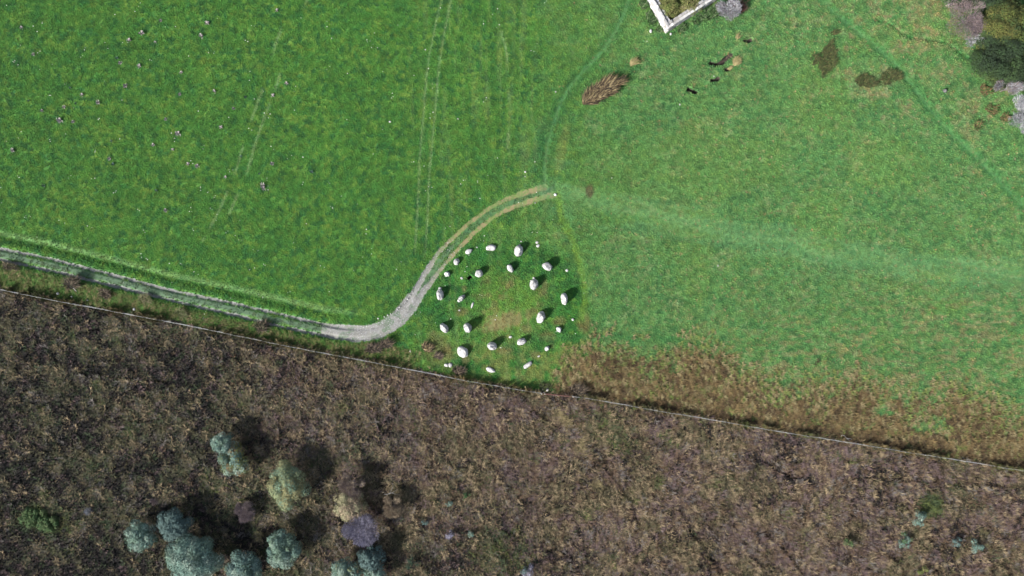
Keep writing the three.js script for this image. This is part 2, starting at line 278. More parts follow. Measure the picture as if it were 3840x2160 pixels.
{
  const TX = 2048, TY = 1152, data = new Uint8Array(TX * TY * 4), o = [0, 0, 0];
  for (let j = 0; j < TY; j++) for (let i = 0; i < TX; i++) {
    const x = (i + 0.5) / TX * TW - TW / 2, z = (j + 0.5) / TY * TD - TD / 2;
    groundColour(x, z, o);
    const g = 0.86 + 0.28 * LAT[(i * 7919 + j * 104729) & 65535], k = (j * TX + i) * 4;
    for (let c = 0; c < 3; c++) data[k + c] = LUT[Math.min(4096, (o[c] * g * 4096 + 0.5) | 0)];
    data[k + 3] = 255;
  }
  const tex = new THREE.DataTexture(data, TX, TY, THREE.RGBAFormat);
  tex.colorSpace = THREE.SRGBColorSpace; tex.magFilter = THREE.LinearFilter; tex.minFilter = THREE.LinearFilter; tex.needsUpdate = true;
  const step = 0.13, nx = Math.round(TW / step), nz = Math.round(TD / step);
  const pos = new Float32Array((nx + 1) * (nz + 1) * 3), uv = new Float32Array((nx + 1) * (nz + 1) * 2), idx = new Uint32Array(nx * nz * 6);
  const hs = new Float32Array((nx + 1) * (nz + 1));
  let a = 0;
  for (let j = 0; j <= nz; j++) for (let i = 0; i <= nx; i++, a++) {
    const x = i / nx * TW - TW / 2, z = j / nz * TD - TD / 2, h = height(x, z);
    pos[a * 3] = x; pos[a * 3 + 1] = hs[a] = h; pos[a * 3 + 2] = z; uv[a * 2] = i / nx; uv[a * 2 + 1] = j / nz;
  }
  let q = 0;
  for (let j = 0; j < nz; j++) for (let i = 0; i < nx; i++) { const p = j * (nx + 1) + i; idx[q++] = p; idx[q++] = p + nx + 1; idx[q++] = p + 1; idx[q++] = p + 1; idx[q++] = p + nx + 1; idx[q++] = p + nx + 2; }
  const g = new THREE.BufferGeometry();
  g.setAttribute('position', new THREE.BufferAttribute(pos, 3)); g.setAttribute('uv', new THREE.BufferAttribute(uv, 2)); g.setIndex(new THREE.BufferAttribute(idx, 1));
  g.computeVertexNormals();
  add(new THREE.Mesh(g, new THREE.MeshStandardMaterial({ map: tex, roughness: 1 })), 'ground', null, null, { kind: 'structure' });
  heightAt = (x, z) => {
    const fx = clamp((x + TW / 2) / TW * nx, 0, nx - 0.001), fz = clamp((z + TD / 2) / TD * nz, 0, nz - 0.001), i = Math.floor(fx), j = Math.floor(fz), u = fx - i, v = fz - j, p = j * (nx + 1) + i;
    return (hs[p] * (1 - u) + hs[p + 1] * u) * (1 - v) + (hs[p + nx + 1] * (1 - u) + hs[p + nx + 2] * u) * v;
  };
}
{ // the country round about, out to the horizon
  const xs = [-1400, -700, -350, -200, -140, -100, -85, -74.5, -50, -25, 0, 25, 50, 74.5, 85, 100, 140, 200, 350, 700, 1400], zs = [-1400, -700, -350, -180, -110, -70, -50, -41.7, -20, 0, 20, 41.7, 50, 70, 110, 180, 350, 700, 1400];
  const pos = [], col = [], uv = [], idx = [];
  for (const z of zs) for (const x of xs) {
    pos.push(x, -0.02, z); uv.push(x / 6, z / 6);
    const south = z > gz(fenceY(clamp(x * S + 1920, -2000, 6000))) + 2; col.push(...(south ? [0.055, 0.045, 0.033] : [0.036, 0.105, 0.026]));
  }
  const n = xs.length;
  for (let j = 0; j < zs.length - 1; j++) for (let i = 0; i < n - 1; i++) {
    if (xs[i] >= -74.5 && xs[i + 1] <= 74.5 && zs[j] >= -41.7 && zs[j + 1] <= 41.7) continue;
    const p = j * n + i; idx.push(p, p + n, p + 1, p + 1, p + n, p + n + 1);
  }
  const g = new THREE.BufferGeometry();
  g.setAttribute('position', new THREE.Float32BufferAttribute(pos, 3)); g.setAttribute('color', new THREE.Float32BufferAttribute(col, 3)); g.setAttribute('uv', new THREE.Float32BufferAttribute(uv, 2)); g.setIndex(idx); g.computeVertexNormals();
  const N = 256, d = new Uint8Array(N * N * 4);
  for (let j = 0; j < N; j++) for (let i = 0; i < N; i++) { const v = 170 + 85 * (0.5 * LAT[(i + j * 256) & 65535] + 0.5 * vn(i / 8, j / 8)); d.set([v, v, v, 255], (j * N + i) * 4); }
  const t = new THREE.DataTexture(d, N, N); t.wrapS = t.wrapT = THREE.RepeatWrapping; t.magFilter = THREE.LinearFilter; t.needsUpdate = true;
  add(new THREE.Mesh(g, new THREE.MeshStandardMaterial({ map: t, vertexColors: true, roughness: 1 })), 'surrounding_ground', null, null, { kind: 'structure' });
}

// ------------------------------------------------------------------ grass, heath and gravel nobody could count
const leafMat = new THREE.MeshStandardMaterial({ color: 0xffffff, roughness: 1, side: THREE.DoubleSide });
function tuft(n, spread, h, leanMin, leanMax, width, seed, bias = 0) {   // blades that fan out from one foot; bias leans them all towards +x
  const r = rng(seed), pos = [];
  for (let k = 0; k < n; k++) {
    const a = r() * Math.PI * 2, b0 = r() * spread * 0.35, len = h * (0.7 + 0.6 * r()), L = leanMin + (leanMax - leanMin) * r();
    let dx = Math.cos(a), dz = Math.sin(a); const bx = dx * b0, bz = dz * b0; dx += bias; const m = Math.hypot(dx, dz) || 1; dx /= m; dz /= m;
    const tx = bx + dx * spread * L, tz = bz + dz * spread * L, w = width * (0.7 + 0.6 * r()) / 2;
    const mx = bx + dx * spread * L * 0.45, mz = bz + dz * spread * L * 0.45, my = len * 0.72;
    pos.push(bx - dz * w, -0.05, bz + dx * w, bx + dz * w, -0.05, bz - dx * w, mx + dz * w, my, mz - dx * w);
    pos.push(bx - dz * w, -0.05, bz + dx * w, mx + dz * w, my, mz - dx * w, mx - dz * w, my, mz + dx * w);
    pos.push(mx - dz * w, my, mz + dx * w, mx + dz * w, my, mz - dx * w, tx, len, tz);
  }
  const g = new THREE.BufferGeometry(); g.setAttribute('position', new THREE.Float32BufferAttribute(pos, 3)); g.computeVertexNormals(); return g;
}
function scatter(name, label, category, geo, rows, mat = leafMat) {      // rows: x, y, z, turn, width, height, r, g, b
  const n = rows.length / 9, m = new THREE.InstancedMesh(geo, mat, n), M = m.instanceMatrix.array, col = new Float32Array(n * 3);
  for (let k = 0; k < n; k++) {
    const q = k * 9, c = Math.cos(rows[q + 3]), s = Math.sin(rows[q + 3]), w = rows[q + 4], h = rows[q + 5], o = k * 16;
    M[o] = c * w; M[o + 2] = -s * w; M[o + 5] = h; M[o + 8] = s * w; M[o + 10] = c * w; M[o + 12] = rows[q]; M[o + 13] = rows[q + 1]; M[o + 14] = rows[q + 2]; M[o + 15] = 1;
    M[o + 1] = M[o + 3] = M[o + 4] = M[o + 6] = M[o + 7] = M[o + 9] = M[o + 11] = 0;
    col[k * 3] = rows[q + 6]; col[k * 3 + 1] = rows[q + 7]; col[k * 3 + 2] = rows[q + 8];
  }
  m.instanceColor = new THREE.InstancedBufferAttribute(col, 3);
  return add(m, name, label, category, { kind: 'stuff' });
}
const EX = 72.5, EZ = 41;
{
  const r = rng(5), o = [0, 0, 0], field = [], dry = [], heath = [[], []], straw = [[], []], verge = [];
  for (let k = 0; k < 340000; k++) {                // meadow
    const x = (r() * 2 - 1) * EX, z = -EZ + r() * (EZ + 27); if (z > gz(fenceY(x * S + 1920)) + 0.4) continue;
    const w = groundColour(x, z, o); if (w.bare + w.scar + w.moor > 0.35 || (r() < w.brown * 1.15)) continue;
    if (w.verge > 0.4 && r() < 0.6) continue;
    if (w.mid > 0.5 && r() < 0.7) continue;
    const cr = cellRand(x, z, 0.45), j = (0.78 + 0.44 * r()) * (0.72 + 0.56 * cr), yv = 0.5 * r() + 0.5 * cellRand(x + 31, z + 8, 0.7), s = (0.7 + 0.7 * r()) * (1 - 0.45 * w.short);
    if (r() < 0.02 * ss(2000, 2700, w.X) && w.bare < 0.1) { o[0] = P.b3[0]; o[1] = P.b3[1]; o[2] = P.b3[2]; }
    field.push(x, heightAt(x, z), z, r() * 6.283, s, s * (0.6 + 0.6 * r()) * (1 - 0.5 * w.short), o[0] * j * (0.85 + 0.45 * yv), o[1] * j, o[2] * j * (1.1 - 0.3 * yv));
  }
  for (let k = 0; k < 120000; k++) {                // rough brown grass above the fence and on the verge
    const x = (r() * 2 - 1) * EX, z = -6 + r() * 33, w = cover(x, z), v = Math.max(w.brown, w.verge * 0.75);
    if (r() > v || w.bare > 0.3) continue;
    const X = w.X, Y = w.Y, n = fbm(x * 0.8 + 60, z * 1.1 + 3), q = r() < 0.5 ? cellRand(x, z, 0.4) : r(), near = ss(2.2, 0.6, (fenceY(X) - Y) / S + (w.n1 - 0.5));
    let c = w.verge > w.brown ? (q < 0.36 ? P.vg1 : q < 0.72 ? P.vg2 : q < 0.9 ? P.vg3 : P.b3) : (q < 0.18 + (n - 0.5) ? P.b5 : q < 0.46 - near * 0.2 ? P.b1 : q < 0.74 ? P.b2 : q < 0.9 - near * 0.1 ? P.b3 : near > 0.5 ? P.b5 : P.b4);
    if (w.brown > w.verge && r() > w.brown * 1.5) c = r() < 0.5 ? P.b3 : P.yel;
    const j = 0.75 + 0.5 * r(), s = 0.7 + 0.7 * r(), big = w.verge > w.brown ? 0.75 : 1;
    dry.push(x, heightAt(x, z), z, -0.25 + (vn(x * 0.2, z * 0.2) - 0.5) * 2 + (r() - 0.5) * 1.4, s * big, s * big * (0.7 + 0.5 * r()), c[0] * j, c[1] * j, c[2] * j);
  }
  for (let k = 0; k < 330000; k++) {                // the moor
    const x = (r() * 2 - 1) * EX, z = -1 + r() * (EZ + 1), w = cover(x, z); if (r() > w.moor || r() < w.trail * 0.9) continue;
    const { X, Y, n1 } = w, t = moorTone(x, z, X, Y), n = fbm(x * 0.9 + 7, z * 0.9 + 3), n3 = fbm(x * 0.3 + 70, z * 0.3 + 13), cq = cellRand(x, z, 0.3), q = r() < 0.65 ? cq : r(), cp = cellRand(x + 17, z + 53, 0.3);
    const grassy = clamp(0.2 + 0.32 * t + (n - 0.5) * 1.1 + (n3 - 0.5) * 0.9 - 0.14 * ss(900, 0, X - (Y - 1900)), 0.05, 0.85);
    const lush = Math.max((1 - ss(0.2, 1.3, blob(X, Y, 2290, 1620, 130, 80, 0.6) + (n - 0.5) * 1.2)) * 0.45, (1 - ss(0.2, 1.3, blob(X, Y, 1890, 2070, 130, 110) + (n - 0.5) * 1.2)) * 0.6, 1 - ss(0.5, 1.2, blob(X, Y, 3480, 1890, 60, 60)), 1 - ss(0.5, 1.2, blob(X, Y, 170, 1950, 150, 60)), ss(0.66, 0.78, n3) * 0.3);
    const pale = Math.max(1 - ss(0.3, 1.1, blob(X, Y, 2172, 1672, 26, 42) + (n1 - 0.5) * 0.6), 1 - ss(0.3, 1.1, blob(X, Y, 2234, 1811, 30, 26) + (n1 - 0.5) * 0.6), 1 - ss(0.3, 1.2, blob(X, Y, 2100, 1560, 60, 20, 0.7)));
    const j = 0.75 + 0.5 * r(), s = (0.7 + 0.7 * r()) * (0.85 + 0.5 * cq), y = heightAt(x, z), yaw = r() * 6.283, k2 = (r() * 2) | 0;
    const hue = fbm(x * 0.22 - z * 0.12 + 5, z * 0.34 + x * 0.1 + 40) + (r() - 0.5) * 0.12;   // patches of one plant or another, drawn out down the slope
    const westHeath = r() > t;                             // the darker and the browner heath mix along a broad seam
    if (q < grassy || pale > r()) {
      const p = r() < 0.6 ? cp : r(); let c = pale > r() ? P.b3 : lush > r() ? (p < 0.5 ? P.m6 : P.vg1) : westHeath ? (p < 0.18 ? P.m4 : p < 0.62 ? P.m9 : p < 0.78 ? P.m6 : p < 0.9 ? P.m5 : P.m7) : hue > 0.56 ? (p < 0.2 ? P.m4 : p < 0.5 ? P.m2 : p < 0.9 ? P.m3 : P.m7) : hue < 0.45 ? (p < 0.34 ? P.m4 : p < 0.6 ? P.m9 : p < 0.84 ? P.m5 : P.m2) : (p < 0.28 ? P.m4 : p < 0.58 ? P.m2 : p < 0.74 ? P.m5 : p < 0.9 ? P.m3 : P.m7);
      straw[k2].push(x, y, z, X > 1900 ? -0.3 + (vn(x * 0.15, z * 0.15) - 0.5) * 3 + (r() - 0.5) * 2 : yaw, s * 1.05, s * (0.85 + 0.5 * r()), c[0] * j, c[1] * j, c[2] * j);
    } else {
      const p = r() < 0.6 ? cp : r(); let c = lush > r() * 1.3 ? (p < 0.6 ? P.m6 : P.m5) : westHeath ? (p < 0.3 ? P.m1 : p < 0.84 ? P.m8 : p < 0.93 ? P.m3 : P.m6) : (p < 0.36 ? P.m1 : p < 0.62 ? P.m8 : p < 0.8 ? P.m2 : p < 0.94 ? P.m3 : P.m5);  // darkest heather tones carry the shade of the gaps as colour
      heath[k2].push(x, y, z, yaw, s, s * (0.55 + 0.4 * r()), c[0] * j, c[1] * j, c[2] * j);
    }
  }
  for (let k = 0; k < 1500; k++) {                  // rank grass left uncut along the fence
    const X = -100 + r() * 4040; if (X > 2020 && X < 2160) continue; const x = gx(X), z = gz(fenceY(X)) + (r() - 0.5) * 0.5, s = 0.9 + 0.6 * r(), c = [P.b3, P.vg1, P.m9, P.b1][(r() * 4) | 0], j = 0.7 + 0.5 * r();
    if (fbm(x * 0.35, 4) < 0.42) continue;
    straw[k & 1].push(x, heightAt(x, z), z, r() * 6.283, s * 0.8, s * (1.6 + 1.4 * r()), c[0] * j, c[1] * j, c[2] * j);
  }
  scatter('meadow_grass', 'short green pasture grass covering the upper field and the stone circle', 'grass', tuft(9, 0.2, 0.09, 0.4, 1, 0.045, 11), field);
  scatter('rough_grass', 'rough tawny brown grass between the green field and the fence', 'grass', tuft(16, 0.38, 0.22, 0.4, 1.15, 0.034, 12, 1.1), dry);
  for (let k = 0; k < 2; k++) {
    scatter(k ? 'heather_001' : 'heather', 'dark brown heather bushes with gap shade in their colour, covering the moor below the fence', 'heather', tuft(20, 0.25, 0.28, 0.15, 1.1, 0.052, 13 + k), heath[k]);
    scatter(k ? 'moor_grass_001' : 'moor_grass', 'straw coloured moor grass tufts among the heather below the fence', 'grass', tuft(18, 0.38, 0.3, 0.3, 1.15, 0.03, 23 + k, 0.7), straw[k]);
  }
  // pebbles on the bend of the track and in the ruts
  const peb = new THREE.IcosahedronGeometry(1, 0), rows = [];
  for (let k = 0; k < 60000; k++) {
    const x = gx(-120 + r() * 1850), z = gz(900 + r() * 400), w = cover(x, z); if (w.bare < 0.5 || r() > 0.35 + 0.65 * w.gravel) continue;
    const s = 0.02 + 0.045 * r() * r(), v = (0.2 + 0.26 * r()); rows.push(x, heightAt(x, z) + s * 0.2, z, r() * 6.28, s, s * 0.7, v, v * 0.98, v * 1.02);
  }
  scatter('gravel', 'pale grey gravel on the bend and in the ruts of the farm track', 'gravel', peb, rows, new THREE.MeshStandardMaterial({ roughness: 0.95, flatShading: true }));
  const fl = [], cap = new THREE.SphereGeometry(1, 7, 4, 0, 6.283, 0, 1.6);
  for (let k = 0; k < 520; k++) {
    const x = (r() * 2 - 1) * EX, z = -EZ + r() * 52, w = cover(x, z); if (w.bare + w.moor + w.brown + w.verge + w.scar > 0.1 || r() > ss(2600, 1500, w.X)) continue;
    const n = 1 + (r() * 2.4 | 0); for (let i = 0; i < n; i++) { const a = x + (r() - 0.5) * 0.9, b = z + (r() - 0.5) * 0.9, s = 0.025 + 0.035 * r(); fl.push(a, heightAt(a, b) + 0.06, b, 0, s, s * 0.8, 0.75, 0.76, 0.72); }
  }
  scatter('white_mushrooms', 'tiny white mushrooms dotted through the pasture grass', 'mushrooms', cap, fl, new THREE.MeshStandardMaterial({ roughness: 0.8 }));
}

// ------------------------------------------------------------------ stones
const stoneMat = new THREE.MeshStandardMaterial({ vertexColors: true, roughness: 0.95 });
function boulder(a, b, h, seed, o = {}) {          // half length a, half width b, height h, buried a little; rounded-off faces cut by planes
  const r = rng(seed), g = new THREE.IcosahedronGeometry(1, o.detail ?? (h > 0.3 ? 12 : 6)), p = g.attributes.position, col = new Float32Array(p.count * 3);
  const planes = []; const n = o.planes ?? 7;
  for (let k = 0; k < n; k++) { const t = (k + r() * 0.8) / n * 6.283, e = (r() - 0.35) * 0.9; planes.push([Math.cos(t) * Math.cos(e), Math.sin(e), Math.sin(t) * Math.cos(e), 0.78 + 0.2 * r()]); }
  planes.push([(r() - 0.5) * 0.5, 0.9, (r() - 0.5) * 0.5, 0.72 + 0.12 * r()]);
  const tone = o.tone ?? 0.39, sx = r() * 50, sk = (o.skew ?? 0.12) * (r() - 0.5) * 2;
  for (let i = 0; i < p.count; i++) {
    const x = p.getX(i), y = p.getY(i), z = p.getZ(i); let R = 1;
    for (const [nx, ny, nz, d] of planes) { const t = x * nx + y * ny + z * nz; if (t > 0.05) { const q = d / t; if (q < R) R = q + (R - q) * 0.05; } }
    const f = fbm(x * 2.2 + sx, z * 2.2 + y * 1.7 + sx) - 0.5, f2 = vn(x * 9 + sx, z * 9 + y * 7) - 0.5;
    R *= 1.04 + f * 0.12 + f2 * 0.04;
    let X = x * R * a, Y = y * R, Z = z * R * b;
    if (o.taper) { const t = X / a; Z *= 1 - o.taper * t; }
    X += sk * Y * a; const H = (Y + 0.25) / 1.1;
    p.setXYZ(i, X, H > 0 ? H * h : H * 0.35, Z);
    const l = fbm(x * 3.4 + sx + 9, z * 3.4 + y * 3 + sx), v = tone * (1 - 0.42 * (o.streak ?? 1.1) * ss(0.48, 0.64, l)) * (0.93 + 0.14 * r());
    col[i * 3] = v; col[i * 3 + 1] = v * 0.985; col[i * 3 + 2] = v * 0.985;
  }
  g.setAttribute('color', new THREE.BufferAttribute(col, 3)); g.deleteAttribute('uv'); 
  const m = mergeFlat(g); return m;
}
function mergeFlat(g) {                            // joined vertices for smooth shading
  const p = g.attributes.position, c = g.attributes.color, map = new Map(), pos = [], col = [], idx = [];
  for (let i = 0; i < p.count; i++) {
    const k = Math.round(p.getX(i) * 2e3) + ',' + Math.round(p.getY(i) * 2e3) + ',' + Math.round(p.getZ(i) * 2e3);
    let j = map.get(k); if (j === undefined) { j = pos.length / 3; map.set(k, j); pos.push(p.getX(i), p.getY(i), p.getZ(i)); col.push(c.getX(i), c.getY(i), c.getZ(i)); }
    idx.push(j);
  }
  const m = new THREE.BufferGeometry(); m.setAttribute('position', new THREE.Float32BufferAttribute(pos, 3)); m.setAttribute('color', new THREE.Float32BufferAttribute(col, 3)); m.setIndex(idx); m.computeVertexNormals(); return m;
}
const used = {};
const numbered = n => { const k = used[n] = (used[n] ?? -1) + 1; return k ? n + '_' + String(k).padStart(3, '0') : n; };
let stoneSeed = 100;
function stone(name, X, Y, a, b, rot, h, label, o = {}, group) {   // X, Y survey grid; a, b half sizes in grid units
  const x = gx(X), z = gz(Y);
  const k = 1 - h * 0.6 / 92, m = new THREE.Mesh(boulder(a / S * (o.grow ?? 1.13), b / S * (o.grow ?? 1.13), h, stoneSeed++, o), stoneMat);
  m.position.set(x * k, heightAt(x * k, z * k) - 0.02, z * k); m.rotation.y = -rot * Math.PI / 180;
  return add(m, numbered(name), label, o.category ?? (name === 'standing_stone' ? 'standing stone' : 'stone'), group ? { group } : null);
}
const Z1 = (px, py) => [1500 + px * 0.31056, 840 + py * 0.31056], Z2 = (px, py) => [1500 + px * 0.31056, 1200 + py * 0.31056], q = 0.31056;
const ring = 'boulders of the double stone circle';
for (const [c, a, b, rot, h, label, o] of [
  [Z1(1095, 286), 56, 33, -5, 0.5, 'long smooth white boulder lying at the top of the outer ring', { taper: -0.1 }],
  [Z1(1432, 322), 59, 46, -78, 1.0, 'large squarish white boulder, topmost big one of the outer ring', {}],
  [Z1(830, 328), 40, 24, -28, 0.4, 'small slanted white boulder left of the long one at the top of the ring', { taper: 0.2 }],
  [Z1(680, 456), 36, 31, -60, 0.65, 'rounded white boulder beside the brown end of the track', {}],
  [Z1(564, 606), 30, 28, 20, 0.55, 'small round grey-white boulder closest to the narrow part of the track', { tone: 0.5 }],
  [Z1(477, 853), 58, 37, 86, 1.05, 'upright white boulder at the left of the ring below a small block', {}],
  [Z1(952, 597), 44, 40, -20, 0.95, 'round white boulder of the inner ring right of the dark pit', {}],
  [Z1(1332, 535), 44, 30, 58, 0.9, 'angular white boulder at the top of the inner ring', { planes: 6, streak: 0.9 }],
  [Z1(1780, 512), 56, 43, 28, 1.2, 'big wedge shaped white boulder at the upper right of the outer ring', { taper: 0.12 }],
  [Z1(1617, 735), 60, 44, -70, 1.25, 'large kite shaped white boulder at the upper right of the inner ring', { taper: -0.22 }],
  [Z1(1985, 905), 62, 36, 85, 1.25, 'tall grey mottled boulder at the far right of the outer ring', { tone: 0.46, streak: 1.2 }],
  [Z1(1702, 1130), 66, 44, -72, 1.15, 'large egg shaped white boulder at the right of the inner ring', {}],
  [Z1(738, 898), 50, 25, -44, 0.75, 'grey streaked slab shaped boulder at the left of the inner ring', { tone: 0.48, streak: 1.6 }],
  [Z1(530, 1258), 56, 38, 58, 0.95, 'pale wedge shaped boulder at the lower left of the outer ring', { taper: -0.1 }],
  [Z1(815, 1255), 52, 43, 75, 1.35, 'tall dark-sided boulder at the lower left of the inner ring with the longest shadow', { streak: 1.5 }],
  [Z2(1470, 262), 52, 35, -20, 0.85, 'white boulder at the lower right of the inner ring below a small stone', {}],
  [Z2(1110, 318), 51, 42, 12, 1.25, 'rounded white boulder at the bottom of the inner ring', { streak: 0.8 }],
  [Z2(757, 385), 64, 54, 50, 0.75, 'broad knobbly white boulder at the lower left, widest of the ring', { streak: 0.9 }],
  [Z2(1545, 542), 60, 24, -36, 0.4, 'long low slab lying at the lower right of the outer ring', { planes: 6 }],
  [Z2(1095, 603), 52, 25, 22, 0.3, 'low jagged white slab nearest the fence at the bottom of the ring', { planes: 6, taper: 0.2 }],
  [Z1(1922, 1275), 32, 26, 70, 0.5, 'small pointed grey-white boulder at the lower right of the outer ring', { taper: 0.3, tone: 0.48 }],
  [Z2(1777, 345), 29, 24, -60, 0.45, 'small rounded white boulder at the lower right of the outer ring', {}],
]) stone('standing_stone', ...c, a * q, b * q, rot, h, label, o, ring);
for (const [c, a, b, rot, h, label, o] of [
  [Z1(480, 776), 17, 13, 0, 0.25, 'small white block just above the upright left boulder'],
  [Z1(1655, 222), 16, 14, 0, 0.15, 'upper of two little stones at the top right of the ring'],
  [Z1(1666, 263), 20, 17, -30, 0.2, 'lower of two little stones at the top right of the ring'],
  [Z1(1464, 211), 10, 9, 0, 0.1, 'tiny white stone above the topmost big boulder'],
  [Z1(1447, 252), 14, 9, 0, 0.12, 'small grey stone tucked against the top of the topmost big boulder', { tone: 0.36 }],
  [Z1(745, 652), 16, 15, 0, 0.15, 'small white stone left of the dark pit'],
  [Z1(2017, 560), 16, 16, 45, 0.16, 'small white stone on its own at the right edge of the ring'],
  [Z1(1617, 655), 17, 13, 40, 0.22, 'small pointed stone touching the top of the kite shaped boulder'],
  [Z1(1577, 683), 9, 9, 0, 0.12, 'tiny stone at the upper left of the kite shaped boulder'],
  [Z1(873, 978), 38, 12, -72, 0.22, 'narrow white sliver of stone below the streaked slab'],
  [Z1(718, 1042), 12, 11, 0, 0.1, 'small white stone in a worn patch at the left of the inner ring'],
  [Z1(2087, 1155), 14, 15, 0, 0.25, 'small round stone rightmost at the edge of the ring'],
  [Z1(1332, 1363), 19, 14, -10, 0.18, 'small white stone just below the worn brown patch'],
  [Z2(1678, 437), 17, 10, -25, 0.12, 'small flat stone between the low slab and the rounded boulder'],
  [Z2(560, 546), 24, 20, 0, 0.28, 'left one of the pair of white stones beside the fence'],
  [Z2(608, 546), 23, 27, 0, 0.3, 'right one of the pair of white stones beside the fence'],
  [Z2(122, 376), 8, 15, 0, 0.15, 'thin white stone in the grass left of the brown tufts'],
  [Z2(1726, 828), 11, 14, 0, 0.3, 'narrow white stone at the left foot of the gate'],
  [Z2(1780, 843), 17, 22, 10, 0.35, 'bigger white stone above the left end of the gate'],
  [Z2(1740, 880), 13, 10, 0, 0.2, 'small white stone on the fence line at the gate'],
  [Z2(2090, 952), 22, 10, 10, 0.2, 'flat white stone below the right gatepost'],
  [Z2(2132, 948), 14, 16, 0, 0.22, 'upright white stone right of the flat one below the gatepost'],
  [Z2(2020, 955), 14, 6, 0, 0.1, 'small flat stone below the red end of the gate'],
  [Z1(930, 282), 11, 8, 20, 0.08, 'little pale stone left of the long boulder at the top of the ring'],
]) stone('stone', ...c, a * q, b * q, rot, h, label, { detail: 5, ...(o || {}) }, 'small stones around the stone circle');
for (const [X, Y, a, b, h, label, o] of [
  [215, 1101, 6.5, 5.5, 0.25, 'white stone on the verge between track and fence, leftmost one'],
  [267, 1113, 4, 4, 0.15, 'small white stone on the verge right of the leftmost one'],
  [326, 1126, 4.5, 3.5, 0.15, 'small white stone on the verge close to the fence'],
  [501, 1159, 6.5, 6, 0.28, 'round white stone just above the fence below the long track'],
  [763, 1193, 4, 4, 0.15, 'little white stone in green verge grass above the fence'],
  [1462, 456, 6, 4.5, 0.15, 'white stone lying in the open pasture left of the wheel lines'],
  [1717, 445, 4, 3.5, 0.12, 'little white stone right of the wheel lines'],
  [1970, 644, 4.5, 4.5, 0.2, 'white stone in the pasture above the end of the track'],
  [1969, 661, 3.5, 2, 0.08, 'flat white chip below the stone above the track end'],
  [2084, 343, 4.5, 3.5, 0.15, 'small white stone left of the big rush clump'],
  [2083, 729, 7, 6, 0.2, 'pinkish white stone at the very end of the track', { tone: 0.5 }],
  [2007, 761, 3.5, 3, 0.1, 'small pale stone at the lower rim of the brown ruts'],
  [1595, 185, 3.5, 3.5, 0.1, 'little white stone between the wheel lines near the top'],
  [2442, 114, 8.5, 6, 0.25, 'squared tan block in the grass left of the ruin corner', { tone: 0.42, planes: 5 }],
  [2517, 125, 6, 5, 0.25, 'white stone at the foot of the ruin corner'],
  [2551, 390, 5, 2.5, 0.1, 'thin white stone in the pasture right of the rush clump'],
  [2679, 284, 3, 3, 0.12, 'small white stone above a dark pit in the pasture'],
  [3545, 340, 9, 7, 0.4, 'grey stone standing alone right of the diagonal path', { tone: 0.1 }],
  [2693, 996, 4, 5, 0.12, 'tiny tan stone alone in the right hand field', { tone: 0.4 }],
]) stone('field_stone', X, Y, a, b, (X * 37) % 90, h, label, { detail: 5, grow: 0.85, tone: 0.42, ...(o || {}) }, 'stones lying in the pasture');
for (const [px, py, s] of [[2375, 345, 10], [2345, 390, 13], [2325, 425, 10], [2250, 490, 11], [2222, 516, 11], [2140, 570, 11], [2105, 586, 12], [2065, 606, 11], [1990, 626, 14], [2400, 300, 9]])
  stone('kerb_stone', 800 + px * q, 1000 + py * q, s * q, s * 0.8 * q, px % 90, 0.14, 'small white stone edging the gravel bend of the track', { detail: 4, grow: 0.9 }, 'stones edging the bend of the track');

// ------------------------------------------------------------------ fence and gate
const postMat = new THREE.MeshStandardMaterial({ color: new THREE.Color(0.3, 0.28, 0.25), roughness: 0.9 });
const wireMat = new THREE.MeshStandardMaterial({ color: new THREE.Color(0.36, 0.37, 0.38), roughness: 0.55, metalness: 0.3 });
const redMat = new THREE.MeshStandardMaterial({ color: new THREE.Color(0.13, 0.06, 0.045), roughness: 0.6 });
const galvMat = new THREE.MeshStandardMaterial({ color: new THREE.Color(0.42, 0.42, 0.42), roughness: 0.5, metalness: 0.4 });
function tube(pts, r, seg = 5) {
  const c = new THREE.CatmullRomCurve3(pts.map(p => new THREE.Vector3(...p)), false, 'catmullrom', 0.1);
  return new THREE.TubeGeometry(c, Math.max(2, pts.length * 2), r, seg, false);
}
function post(r0, h, seed) { const r = rng(seed), g = new THREE.CylinderGeometry(r0 * 0.9, r0, h + 0.4, 8, 3); g.translate(0, h / 2 - 0.2, 0); const p = g.attributes.position; for (let i = 0; i < p.count; i++) { const y = p.getY(i); p.setX(i, p.getX(i) * (0.92 + 0.16 * r()) + y * 0.03 * Math.sin(seed)); if (y > h - 0.05) p.setY(i, y + p.getX(i) * 0.3); } g.computeVertexNormals(); return g; }
const postGeos = [1, 2, 3].map(k => post(0.055, 1.05, k)), strainGeo = post(0.1, 1.25, 7);
